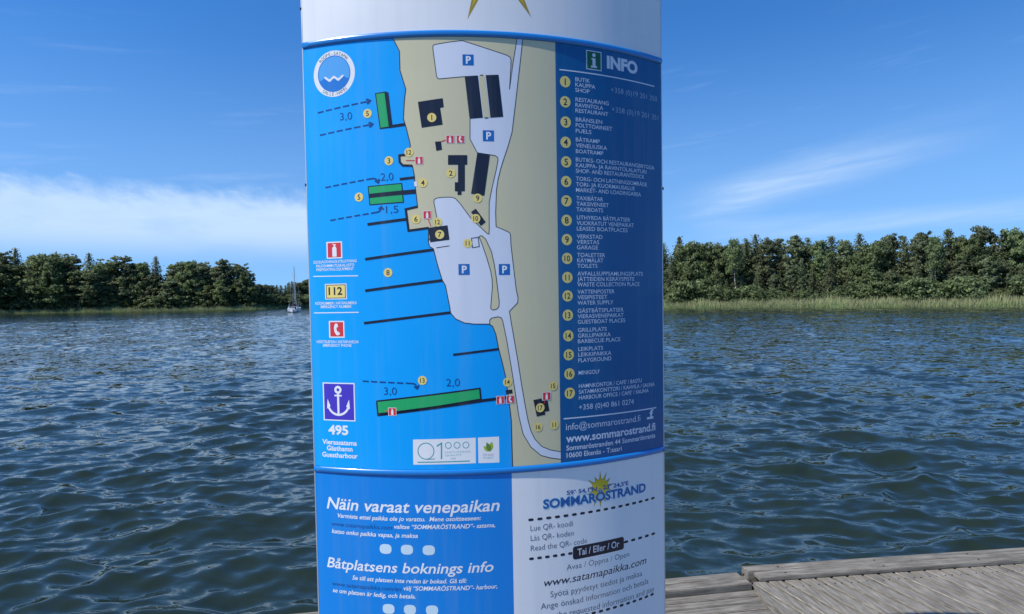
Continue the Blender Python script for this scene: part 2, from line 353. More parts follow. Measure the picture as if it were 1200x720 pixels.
# right bank: front row read from the photograph (column, distance behind water, row of the tip, kind)
G_R = "trees behind the reeds on the right bank"; G_L = "trees on the headland at the left"; G_F = "trees on the far shore of the bay"
RIGHT = [(778, 12, 284, "spruce", "spruce with a thin dark tip right beside the pillar"), (797, 14, 277, "spruce", "narrow dark spruce just right of the pillar edge"),
         (812, 11, 281, "broad", "round topped leafy tree near the pillar on the right bank"), (824, 15, 283, "pine", "greyish pine behind the leafy tree near the pillar"),
         (834, 13, 283, "spruce", "slim pointed spruce a little right of the leafy tree"), (846, 12, 283, "broad", "broad leafy tree left of the tall pale trunk"),
         (863, 8.5, 278, "birch", "tall thin birch with a pale trunk amid dark conifers"), (875, 14, 279, "spruce", "dark spruce next to the pale birch trunk"),
         (886, 15, 274, "spruce", "tall spruce with a pale tip above the middle of the right bank"), (899, 13, 278, "pine", "bushy pine between two pointed spruces"),
         (912, 16, 279, "spruce", "short tipped spruce left of the highest conifer"), (931, 13, 274, "pine", "wide dark pine right of the short tipped spruce"),
         (948, 14, 278, "spruce", "spruce standing right of the widest pine"), (962, 12, 281, "broad", "leafy tree just right of the tall spruce pair"),
         (975, 14, 276, "spruce", "dark spruce above the sunlit leafy tree"), (992, 13, 280, "pine", "pine with a ragged crown in the right part of the bank"),
         (1008, 15, 273, "spruce", "tall pointed spruce over the right part of the bank"), (1024, 12, 281, "broad", "full leafy tree under the tall pointed spruce"),
         (1041, 14, 273, "pine", "tall pine rising towards the right end of the bank"), (1060, 13, 277, "spruce", "conical spruce in the right third of the bank"),
         (1078, 12, 270, "pine", "high pine with flat clumps near the right end"), (1098, 8.5, 275, "birch", "second pale birch far to the right"),
         (1112, 13, 268, "spruce", "large spruce close to the right end"), (1133, 12, 274, "broad", "large leafy tree near the right end of the bank"),
         (1154, 14, 263, "pine", "tall pine at the right end of the bank"), (1176, 13, 268, "spruce", "big spruce at the far right end"), (1196, 12, 265, "broad", "leafy tree cut by the right edge of the picture")]
for i, (px, bk_, ty, kd, lb) in enumerate(RIGHT):
    stand(px, bk_, ty, kd, lb, G_R, i, 0.78 if kd != "spruce" else 1.2)
for i in range(26):                                  # denser lower trees in front and a second row behind
    px = 770 + i * 17 + random.uniform(-5, 5); stand(px, 8 + 3 * random.random(), 313 + random.uniform(-15, 16) - max(0, px - 960) * 0.03, random.choice(["spruce", "spruce", "pine", "spruce", "broad", "pine"]), "lower bushy green tree in front of the tall conifers on the right bank", G_R, None, 0.85)
for i in range(44):
    px = 740 + i * 11.5 + random.uniform(-5, 5); stand(px, 18 + 6 * random.random(), 293 + random.uniform(-10, 12) - max(0, px - 960) * 0.035, random.choice(["spruce", "pine", "spruce", "spruce", "spruce"]), "conifer or leafy tree in the back row of the right bank wood", G_R, None, 0.75)
for i in range(26):
    px = 768 + i * 17.5 + random.uniform(-6, 6); stand(px, 5.5 + 1.8 * random.random(), 338 + random.uniform(-13, 6) - max(0, px - 960) * 0.03, "shrub", "low green shrub between the reeds and the trees on the right bank", "shrubs along the right bank", None, 1.05)
# left headland
LEFT = [(238, 8, 306, "pine", "big dark pine at the back of the headland"), (262, 7, 303, "pine", "tallest pine of the left headland with a pale trunk"), (278, 9, 308, "pine", "dark pine beside the tallest one on the headland"),
        (250, 14, 312, "broad", "dark leafy tree behind the tallest headland pine"), (286, 6, 322, "broad", "sloping leafy tree towards the tip of the headland"), (293, 5, 331, "broad", "low spreading tree at the tip of the headland"),
        (222, 8, 304, "broad", "tall leafy tree left of the big dark pine"), (204, 9, 309, "pine", "pine in the left part of the headland wood"), (184, 8, 300, "spruce", "pointed spruce in the left part of the headland wood"),
        (165, 9, 306, "broad", "round leafy tree in the left wood"), (146, 8, 299, "pine", "tall pine in the left wood"), (126, 9, 304, "broad", "wide leafy tree in the left wood"), (106, 8, 296, "spruce", "tall spruce in the left wood"),
        (86, 9, 301, "pine", "bushy pine near the left edge"), (64, 8, 294, "broad", "large leafy tree near the left edge"), (42, 9, 297, "pine", "large pine near the left edge"), (20, 8, 290, "spruce", "tall spruce near the left edge"), (2, 8, 294, "pine", "pine cut by the left edge of the picture")]
for i, (px, bk_, ty, kd, lb) in enumerate(LEFT): stand(px, bk_, ty, kd, lb, G_L, i, 1.0)
for i in range(26):
    px = 2 + i * 11.2 + random.uniform(-3, 3); stand(px, 4 + 8 * random.random(), 328 + random.uniform(-8, 6) - max(0, 240 - px) * 0.05, random.choice(["broad", "broad", "pine"]), "lower shaded leafy tree under the tall pines of the left headland", G_L, None, 1.5)
for i in range(30):
    px = -4 + i * 10.0 + random.uniform(-3, 3); stand(px, 6.5 + 2 * random.random(), 347 + random.uniform(-4, 4), random.choice(["shrub", "broad"]), "low dark shrub at the foot of the left headland trees", "shrubs on the left headland", None, 1.7)
# far shore of the bay between headland and pillar (and its hidden part behind the pillar)
for i in range(52):
    px = 290 + i * 3.6 + random.uniform(-2, 2)
    ty = np.interp(px, [296, 306, 320, 330, 345, 352, 375, 480], [333, 334, 336, 331, 329, 328, 328, 330]) + random.uniform(-2, 4)
    stand(px, 10 + 6 * random.random(), ty, random.choice(["spruce", "spruce", "pine", "broad"]), "small distant tree on the far shore behind the sailing boat", G_F, None, 1.2)
for i in range(26):
    px = 300 + i * 6.5; stand(px, 5 + 2 * random.random(), 347 + random.uniform(-3, 2), random.choice(["broad", "shrub"]), "low distant bush on the far shore behind the sailing boat", "bushes on the far shore", None, 1.6)

# reeds along the waterline: a ragged tan belt with a shorter greener fringe in the shallows
M_SEDGE = foliage_mat("green sedge blades", (0.25, 0.33, 0.13), 0.35, 0.35)
def reeds():
    g = np.random.default_rng(9); base = shore_samples(0.25)
    ang = np.degrees(np.arctan2(base[:, 0], base[:, 1])); base = base[(np.abs(ang) < 50)]
    n = 110000; i = g.integers(0, len(base), n); dep = 6.4 * g.random(n) ** 0.9 - 0.9
    bx_, by_ = base[i, 0], base[i, 1]
    patch = np.sin(bx_ * 0.53 + 1) * np.sin(by_ * 0.41) + 0.7 * np.sin(bx_ * 1.7 + by_ * 0.9) + 0.5 * np.sin(bx_ * 0.17 - by_ * 0.23 + 2)
    fringe = 0.55 * np.sin(bx_ * 0.9 + by_ * 0.35) + 0.45 * np.sin(bx_ * 2.3 - by_)          # uneven water edge
    p = inland(base[i] + g.normal(0, 0.2, (n, 2)), (dep + fringe * 0.6)[:, None])
    green = g.random(n) < np.clip(0.95 - 0.24 * dep + 0.16 * patch, 0.05, 0.95)
    h = np.where(green, 0.55 + 0.5 * g.random(n), 0.8 + 0.65 * g.random(n)) * (0.74 + 0.10 * np.clip(dep, 0, 4)) * (1 + 0.17 * patch)
    wd = 0.03 + 0.035 * g.random(n); a = g.random(n) * 6.28; ln = g.normal(0, 0.2, (n, 2)) + np.array([0.1, 0.0])
    z0 = np.interp(dep, [-6, 0, 2.5, 8], [-0.9, -0.12, 0.18, 0.5]) - 0.1
    b0 = np.column_stack([p[:, 0] - np.cos(a) * wd, p[:, 1] - np.sin(a) * wd, z0]); b1_ = np.column_stack([p[:, 0] + np.cos(a) * wd, p[:, 1] + np.sin(a) * wd, z0])
    tp = np.column_stack([p + ln * h[:, None], z0 + h]); v = np.stack([b0, b1_, tp], 1).reshape(-1, 3)
    me = np_mesh("reeds", v, np.arange(n * 3).reshape(n, 3)); me.polygons.foreach_set("material_index", green.astype(np.int32))
    at = me.attributes.new("tint", 'FLOAT', 'FACE'); at.data.foreach_set("value", np.clip(0.5 + 0.2 * patch + 0.25 * g.normal(size=n), 0, 1).astype(np.float32)); return me
ro = link("reeds", reeds(), None, [M_REED, M_SEDGE]); tag(ro, "band of pale green reeds along the far waterline", "reeds", kind="stuff")

# ------------------------------------------------------------------ sailing boat
def sailboat():
    bt = empty("sailing_boat", (-49.4, 141.5, 0), R(13)); tag(bt, "white sailing boat with bare mast anchored off the far shore left of the pillar", "sailing boat")
    white = mat("white gelcoat", (0.8, 0.8, 0.78, 1), 0.25, mottle=0.05, mscale=2); alu = mat("mast aluminium", (0.5, 0.5, 0.5, 1), 0.35, metal=0.6)
    blue = mat("navy canvas", (0.02, 0.03, 0.07, 1), 0.8); dark = mat("tinted window", (0.02, 0.02, 0.025, 1), 0.1); teak = mat("teak", (0.25, 0.15, 0.08, 1), 0.7); red = mat("antifouling", (0.15, 0.03, 0.03, 1), 0.7)
    # hull: y from stern (-3.7) to bow (3.9)
    st = [(-3.7, 0.95, 0.95, 0.12), (-3.0, 1.12, 0.94, -0.1), (-1.5, 1.36, 0.93, -0.3), (0, 1.42, 0.96, -0.4), (1.5, 1.18, 1.02, -0.35), (2.8, 0.66, 1.10, -0.2), (3.6, 0.22, 1.16, 0.1), (3.9, 0.03, 1.2, 0.55)]
    ring = 11; V = []; 
    for y, hw, top_, bot in st:
        for k in range(ring):
            u = -1 + 2 * k / (ring - 1); a = abs(u); x = hw * math.copysign(1 - (1 - a) ** 2.4, u); z = bot + (top_ - bot) * a ** 2.6
            V.append((x, y + 0.12 * (z - 0.5), z))
    Fq = [[i * ring + k, i * ring + k + 1, (i + 1) * ring + k + 1, (i + 1) * ring + k] for i in range(len(st) - 1) for k in range(ring - 1)]
    bm = bmesh.new(); vv = [bm.verts.new(v) for v in V]
    for q in Fq: bm.faces.new([vv[a] for a in q])
    bm.faces.new([vv[k] for k in range(ring)])
    bmesh.ops.recalc_face_normals(bm, faces=bm.faces); me = bpy.data.meshes.new("hull"); bm.to_mesh(me); bm.free()
    for p in me.polygons: p.use_smooth = True
    me.set_sharp_from_angle(angle=R(50))
    hull = link("hull", me, bt, [white])
    bm = bmesh.new(); up = [bm.verts.new((s[1] * .985, s[0] + .06, s[2] - .03)) for s in st]; dn = [bm.verts.new((-s[1] * .985, s[0] + .06, s[2] - .03)) for s in st]
    for i in range(len(st) - 1): bm.faces.new([up[i], up[i + 1], dn[i + 1], dn[i]])
    me = bpy.data.meshes.new("deck"); bm.to_mesh(me); bm.free(); link("deck", me, bt, [white])
    b_ = MB(); b_.box(-0.8, 0.8, -0.9, 2.0, 0.9, 1.38, 0.12); cab = b_.build("cabin", white, bt, True)
    for s in (-1, 1):
        b_ = MB(); b_.box(s * 0.79, s * 0.812, -0.5, 1.3, 1.08, 1.24, 0.0); b_.build("cabin_window", dark, cab)
    b_ = MB(); b_.box(-0.95, -0.72, -3.4, -0.9, 0.9, 1.2, 0.05); b_.box(0.72, 0.95, -3.4, -0.9, 0.9, 1.2, 0.05); b_.build("cockpit_coaming", white, bt, True)
    b_ = MB(); b_.box(-0.7, 0.7, -3.3, -1.0, 0.93, 0.97, 0.0); b_.build("cockpit_sole", teak, bt)
    b_ = MB()                                        # spray hood: arched canvas
    pr = [(-0.95 + 1.9 * i / 8, 1.15 + 0.75 * math.sin(math.pi * i / 8) ** 0.6) for i in range(9)]
    vs_ = [[b_.bm.verts.new((x, yy, 1.12 + (z - 1.12) * k)) for x, z in pr] for yy, k in ((-1.3, 1.0), (-0.7, 0.95), (0.1, 0.25))]
    for r_ in range(2):
        for i in range(8): b_.bm.faces.new([vs_[r_][i], vs_[r_][i + 1], vs_[r_ + 1][i + 1], vs_[r_ + 1][i]])
    b_.build("spray_hood", blue, bt, True)
    b_ = MB(); b_.tube((0, 0.75, 1.35), (0, 0.7, 10.6), 0.075, 0.05, 10); ms = b_.build("mast", alu, bt, True)
    b_ = MB(); b_.tube((-0.75, 0.7, 5.9), (0.75, 0.7, 5.9), 0.03, 0.03); b_.build("spreader", alu, ms)
    b_ = MB(); b_.tube((0, 0.65, 2.25), (0, -2.7, 2.3), 0.055); boom = b_.build("boom", alu, bt, True)
    b_ = MB(); b_.tube((0, 0.6, 2.42), (0, -2.5, 2.4), 0.16, 0.11, 9); b_.build("sail_cover", blue, boom, True)
    b_ = MB()
    for s in (-1, 1): b_.tube((s * 1.3, 0.6, 0.98), (s * 0.75, 0.7, 5.9), 0.014, n=5); b_.tube((s * 0.75, 0.7, 5.9), (0, 0.7, 10.4), 0.014, n=5); b_.tube((s * 1.3, 0.2, 0.98), (0, 0.7, 5.8), 0.012, n=5)
    b_.tube((0, -3.6, 1.0), (0, 0.7, 10.5), 0.014, n=5); b_.build("rigging", alu, bt)
    b_ = MB(); b_.tube((0, 3.7, 1.3), (0, 0.85, 9.8), 0.05, 0.03, 8); b_.build("furled_jib", mat("sail cloth", (0.65, 0.64, 0.6, 1), 0.8), bt, True)
    for nm, pts in (("stern_rail", [(-0.85, -2.3), (-0.85, -3.55), (0.85, -3.55), (0.85, -2.3)]), ("bow_rail", [(-0.6, 2.9), (-0.1, 3.85), (0.1, 3.85), (0.6, 2.9)])):
        b_ = MB()
        for (x, y) in pts: b_.tube((x, y, 1.0), (x, y, 1.62), 0.02, n=6)
        for p, q in zip(pts[:-1], pts[1:]): b_.tube((*p, 1.62), (*q, 1.62), 0.02, n=6); b_.tube((*p, 1.32), (*q, 1.32), 0.015, n=6)
        b_.build(nm, alu, bt)
    b_ = MB(); b_.box(-0.03, 0.03, -4.05, -3.72, -0.4, 0.95, 0.01); b_.build("rudder", white, bt)
    b_ = MB(); b_.box(0.45, 0.75, -4.05, -3.72, 0.75, 1.25, 0.07); b_.tube((0.6, -3.9, 0.8), (0.6, -3.9, -0.1), 0.05); b_.build("outboard_motor", dark, bt, True)
    b_ = MB(); b_.tube((0.9, -3.55, 1.0), (1.0, -3.8, 2.3), 0.02, n=6); pole = b_.build("flagstaff", teak, bt)
sailboat()

# ------------------------------------------------------------------ wooden pontoons
def wood(name, ax, tone=1.0):
    x = bpy.data.materials.new(name); x.use_nodes = True; t = x.node_tree; b = t.nodes["Principled BSDF"]; b.inputs["Roughness"].default_value = 0.82; b.inputs["Specular IOR Level"].default_value = 0.25
    tcx = t.nodes.new("ShaderNodeTexCoord"); at = t.nodes.new("ShaderNodeAttribute"); at.attribute_name = "tint"
    ad = t.nodes.new("ShaderNodeVectorMath"); ad.operation = 'ADD'; cb = t.nodes.new("ShaderNodeCombineXYZ")
    ml = t.nodes.new("ShaderNodeMath"); ml.operation = 'MULTIPLY'; ml.inputs[1].default_value = 37.0; t.links.new(at.outputs["Fac"], ml.inputs[0])
    t.links.new(ml.outputs[0], cb.inputs[0]); t.links.new(ml.outputs[0], cb.inputs[1]); t.links.new(tcx.outputs["Object"], ad.inputs[0]); t.links.new(cb.outputs[0], ad.inputs[1])
    def ns(scl, sc, det):
        mp = t.nodes.new("ShaderNodeMapping"); mp.inputs["Scale"].default_value = scl; t.links.new(ad.outputs[0], mp.inputs[0])
        n = t.nodes.new("ShaderNodeTexNoise"); n.inputs["Scale"].default_value = sc; n.inputs["Detail"].default_value = det; n.inputs["Roughness"].default_value = 0.65
        t.links.new(mp.outputs[0], n.inputs["Vector"]); return n.outputs["Fac"]
    sg = (0.10, 1, 1) if ax == 0 else (1, 0.10, 1)
    g1 = ns(sg, 60, 7); g2 = ns((1, 1, 1), 5, 5); g3 = ns(tuple(0.3 if q < 1 else 1 for q in sg), 22, 3)
    r1 = t.nodes.new("ShaderNodeValToRGB"); t.links.new(g1, r1.inputs[0])
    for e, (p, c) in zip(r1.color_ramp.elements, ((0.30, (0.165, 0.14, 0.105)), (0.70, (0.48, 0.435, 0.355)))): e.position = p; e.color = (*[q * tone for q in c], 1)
    mm = t.nodes.new("ShaderNodeMix"); mm.data_type = 'RGBA'; mm.blend_type = 'MULTIPLY'; mm.inputs["Factor"].default_value = 1.0
    r2 = t.nodes.new("ShaderNodeMapRange"); t.links.new(g2, r2.inputs[0]); r2.inputs[1].default_value = .3; r2.inputs[2].default_value = .7; r2.inputs[3].default_value = .68; r2.inputs[4].default_value = 1.1
    r3 = t.nodes.new("ShaderNodeMapRange"); t.links.new(at.outputs["Fac"], r3.inputs[0]); r3.inputs[3].default_value = .68; r3.inputs[4].default_value = 1.14
    mu = t.nodes.new("ShaderNodeMath"); mu.operation = 'MULTIPLY'; t.links.new(r2.outputs[0], mu.inputs[0]); t.links.new(r3.outputs[0], mu.inputs[1])
    t.links.new(r1.outputs[0], mm.inputs["A"]); t.links.new(mu.outputs[0], mm.inputs["B"]); t.links.new(mm.outputs["Result"], b.inputs["Base Color"])
    bp = t.nodes.new("ShaderNodeBump"); bp.inputs["Strength"].default_value = 0.5; bp.inputs["Distance"].default_value = 0.004; t.links.new(g1, bp.inputs["Height"]); t.links.new(bp.outputs[0], b.inputs["Normal"])
    return x
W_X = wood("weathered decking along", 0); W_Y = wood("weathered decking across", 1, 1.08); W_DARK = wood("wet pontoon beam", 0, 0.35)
M_SCREW = mat("rusty screw", (0.06, 0.04, 0.03, 1), 0.7, metal=0.5)
DZ = 0.73
def planks(boxes, name, m_, parent, clip=None):
    """boxes: list of (corner pts xy (4), z0, z1): bevelled boards with a per-board tint"""
    bm = bmesh.new(); ly = bm.faces.layers.float.new("tint")
    for pts, z0, z1 in boxes:
        t_ = random.random(); lo = [bm.verts.new((*p, z0)) for p in pts]; hi = [bm.verts.new((*p, z1 + random.uniform(-.0012, .0012))) for p in pts]; k = len(pts)
        fs = [bm.faces.new(hi), bm.faces.new(lo[::-1])] + [bm.faces.new([lo[i], lo[(i + 1) % k], hi[(i + 1) % k], hi[i]]) for i in range(k)]
        es = list({e for f in fs[:1] for e in f.edges}); g = bmesh.ops.bevel(bm, geom=es, offset=0.0035, segments=2, affect='EDGES')
        for f in set(g["faces"]) | {f for f in fs if f.is_valid}: f[ly] = t_
    if clip is not None:
        for co, no in clip:
            bmesh.ops.bisect_plane(bm, geom=bm.verts[:] + bm.edges[:] + bm.faces[:], plane_co=co, plane_no=no, clear_outer=True)
    me = bpy.data.meshes.new(name); bm.to_mesh(me); bm.free(); return link(name, me, parent, [m_])
def rect(x0, x1, y0, y1): return [(x0, y0), (x1, y0), (x1, y1), (x0, y1)]
# left pontoon: the one the pillar stands on; local x runs along its outer edge, y = 0 is that edge
ANG_L = math.atan2(0.41, 2.525)
dl = empty("wooden_pontoon", (1.283, 3.556, DZ), ANG_L); tag(dl, "grey weathered pontoon with lengthwise boards that the pillar stands on", "pontoon")
bx = []; y = -0.165; i = 0
while y > -5.5:
    bx.append((rect(-5.6, 0.12, y - 0.057, y), -0.032, 0.0)); y -= 0.069
dec = planks(bx, "decking", W_X, dl, [(Vector((0.0, -0.1, 0)), Vector((0.983, -0.184, 0)))])
kb = planks([(rect(-5.6, -0.02, -0.070, 0.0), -0.05, 0.026), (rect(-5.6, -0.012, -0.146, -0.077), -0.05, 0.026)], "kerb_board", W_X, dl)
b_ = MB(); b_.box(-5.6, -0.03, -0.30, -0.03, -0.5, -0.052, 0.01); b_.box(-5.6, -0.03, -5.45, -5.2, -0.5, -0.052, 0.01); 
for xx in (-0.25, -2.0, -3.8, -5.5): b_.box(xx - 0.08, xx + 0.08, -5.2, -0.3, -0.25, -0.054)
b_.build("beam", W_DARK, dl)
b_ = MB()
for xx in np.arange(-5.4, 0, 0.6):
    for yy in (-0.035, -0.112): b_.tube((xx, yy, 0.02), (xx, yy, 0.0285), 0.006, n=10)
b_.build("screw", M_SCREW, kb)
# right pontoon: boards run across it
ANG_R = math.atan2(0.053, 0.483)
dr_ = empty("wooden_pontoon", (1.312, 3.607, DZ + 0.012), ANG_R); tag(dr_, "grey weathered pontoon with crosswise boards at the lower right beyond the gap", "pontoon")
bx = []; x = -2.2; sh = math.tan(R(13))
while x < 7:
    bx.append(([(x + 5.3 * sh, -5.5), (x + 0.079 + 5.3 * sh, -5.5), (x + 0.079, -0.2 + 0.05), (x, -0.2 + 0.05)], -0.034, 0.0)); x += 0.095
planks(bx, "decking", W_Y, dr_, [(Vector((0.0, 0, 0)), Vector((-0.985, 0.17, 0))), (Vector((6.0, 0, 0)), Vector((1, 0, 0)))])
kb = planks([(rect(0.0, 6.0, -0.078, 0.0), -0.05, 0.024), (rect(0.03, 6.0, -0.158, -0.082), 0.004, 0.024)], "kerb_board", W_X, dr_)
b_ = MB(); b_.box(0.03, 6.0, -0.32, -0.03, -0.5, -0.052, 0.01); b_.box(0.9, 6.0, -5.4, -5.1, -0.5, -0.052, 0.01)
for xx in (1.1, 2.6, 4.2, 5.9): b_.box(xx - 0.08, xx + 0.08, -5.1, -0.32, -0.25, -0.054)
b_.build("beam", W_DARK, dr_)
b_ = MB()
for xx in np.arange(0.2, 5.9, 0.6):
    for yy in (-0.04, -0.12): b_.tube((xx, yy, 0.02), (xx, yy, 0.0265), 0.006, n=10)
b_.build("screw", M_SCREW, kb)

b_ = MB()
for k_ in range(52):                                 # two screws in every crosswise board, over the edge beam
    x = 0.12 + k_ * 0.095
    for dx in (0.02, 0.058):
        b_.tube((x + dx, -0.235 + random.uniform(-.006, .006), -0.004), (x + dx, -0.235 + random.uniform(-.006, .006), 0.0018), 0.0042, n=8)
b_.build("screw", M_SCREW, dr_)
# ------------------------------------------------------------------ the information pillar
PW, PA, PYAW, PCX, PCY, PK, PZ0 = 0.53985, 0.505935, 0.151357, -0.05463, 1.9, 0.012676, 2.35
ZT, ZB = 3.10086, 1.85098
PR = PW / math.sin(PA); SMAX = PR * PA
ZTOP, ZBASE = 3.56, DZ
def surf(s, z, off=0.0, back=False):
    k = 1 + PK * (z - PZ0); t_ = s / PR; rr = PR * k
    lx = (rr + off) * math.sin(t_); ly = -((rr + off) * math.cos(t_) - rr * math.cos(PA))
    if back: ly = -ly
    cy_, sy_ = math.cos(PYAW), math.sin(PYAW)
    return Vector((PCX + lx * cy_ - ly * sy_, PCY + lx * sy_ + ly * cy_, z))
def norm(s):
    a = s / PR + PYAW; return Vector((math.sin(a), -math.cos(a), 0))
def U(px, py):
    """photo pixel -> (arc length, height) on the pillar's front face: used to measure the print"""
    d = c_f + c_r * ((px - 600) / F_PX) + c_u * ((360 - py) / F_PX)
    z = EYE
    for _ in range(6):
        k = 1 + PK * (z - PZ0); rr = PR * k
        # circle centre in the plan
        h = rr * math.cos(PA); cx = PCX - h * math.sin(PYAW); cy = PCY + h * math.cos(PYAW)
        A = d.x ** 2 + d.y ** 2; B = -2 * (d.x * cx + d.y * cy); C = cx * cx + cy * cy - rr * rr; D = B * B - 4 * A * C
        t_ = (-B - math.sqrt(D)) / (2 * A) if D > 0 else -B / (2 * A)
        z = EYE + d.z * t_
    a = math.atan2(d.x * t_ - cx, -(d.y * t_ - cy)) - PYAW
    return (a * PR, z)
def mpp(px, py):
    s, z = U(px, py); return (surf(s, z) - CAMP).dot(c_f) / F_PX

pillar = empty("information_pillar", (PCX, PCY, DZ)); tag(pillar, "tall curved blue and white harbour information pillar with a printed map", "information pillar")
PINV = Vector((PCX, PCY, DZ))
def pm(name, col, rough=0.33):
    x = mat(name, col, rough, 0.35, coat=0.25, mottle=0.05, mscale=3.0); t = x.node_tree      # thin run marks left by rain and spray
    mp = t.nodes.new("ShaderNodeMapping"); mp.inputs["Scale"].default_value = (38, 38, 1.6); n = t.nodes.new("ShaderNodeTexNoise"); n.inputs["Scale"].default_value = 1.0; n.inputs["Detail"].default_value = 4
    tx = [q for q in t.nodes if q.type == 'TEX_COORD'][0]; t.links.new(tx.outputs["Object"], mp.inputs[0]); t.links.new(mp.outputs[0], n.inputs["Vector"])
    r = t.nodes.new("ShaderNodeMapRange"); t.links.new(n.outputs["Fac"], r.inputs[0]); r.inputs[1].default_value = .5; r.inputs[2].default_value = .8; r.inputs[3].default_value = 0; r.inputs[4].default_value = 0.10
    mm = t.nodes.new("ShaderNodeMix"); mm.data_type = 'RGBA'; b = t.nodes["Principled BSDF"]; src = b.inputs["Base Color"].links[0].from_socket
    t.links.new(r.outputs[0], mm.inputs["Factor"]); t.links.new(src, mm.inputs["A"]); mm.inputs["B"].default_value = (0.36, 0.37, 0.36, 1); t.links.new(mm.outputs["Result"], b.inputs["Base Color"])
    return x
P_WHITE = pm("print white", (0.86, 0.86, 0.85, 1)); P_BLUE = pm("print sea blue", (0.000, 0.385, 0.92, 1)); P_NAVY = pm("print info blue", (0.0, 0.105, 0.29, 1))
P_BOOK = pm("print booking blue", (0.004, 0.235, 0.70, 1)); P_BAND = mat("band blue enamel", (0.008, 0.20, 0.58, 1), 0.25, coat=0.5)
P_LAND = pm("print sand", (0.68, 0.61, 0.38, 1)); P_GREY = pm("print pale grey", (0.74, 0.77, 0.84, 1)); P_DARK = pm("print dark navy", (0.010, 0.012, 0.028, 1))
P_LINE = pm("print outline", (0.035, 0.045, 0.06, 1)); P_GREEN = pm("print green", (0.02, 0.42, 0.13, 1)); P_YEL = pm("print yellow", (0.90, 0.70, 0.20, 1))
P_PBLUE = pm("print parking blue", (0.005, 0.14, 0.48, 1)); P_RED = pm("print red", (0.72, 0.04, 0.05, 1)); P_PURP = pm("print violet blue", (0.07, 0.045, 0.50, 1))
P_DGREEN = pm("print dark green", (0.004, 0.12, 0.04, 1)); P_TEAL = pm("print teal", (0.05, 0.36, 0.40, 1)); P_GOLD = pm("print gold", (0.75, 0.56, 0.03, 1)); P_ORANGE = pm("print ochre", (0.42, 0.30, 0.03, 1))
P_LOGO = pm("print logo blue", (0.008, 0.115, 0.38, 1)); P_LBLUE = pm("print light blue", (0.10, 0.40, 0.80, 1)); P_MBLUE = pm("print mid blue", (0.02, 0.20, 0.62, 1))
P_PALE = pm("print pale blue", (0.60, 0.76, 0.84, 1)); P_LIME = pm("print lime", (0.40, 0.48, 0.06, 1)); P_LIME2 = pm("print olive green", (0.13, 0.26, 0.04, 1)); P_GREYT = pm("print grey ink", (0.10, 0.12, 0.16, 1)); P_TEXT = pm("print legend white", (0.74, 0.77, 0.84, 1))
P_HALO = pm("print logo halo", (0.30, 0.60, 0.82, 1)); P_FAINT = pm("print faded legend white", (0.42, 0.50, 0.62, 1)); P_INK2 = pm("print dark blue ink", (0.006, 0.06, 0.24, 1)); P_PINK = pm("print faded pink ink", (0.45, 0.33, 0.40, 1))
M_ALU = mat("pillar aluminium", (0.62, 0.64, 0.66, 1), 0.35, metal=0.55, mottle=0.08, mscale=5)
M_BACK = mat("pillar back sheet", (0.78, 0.79, 0.8, 1), 0.35, mottle=0.06, mscale=3)
STEP = 0.015; LEV = 0.0001
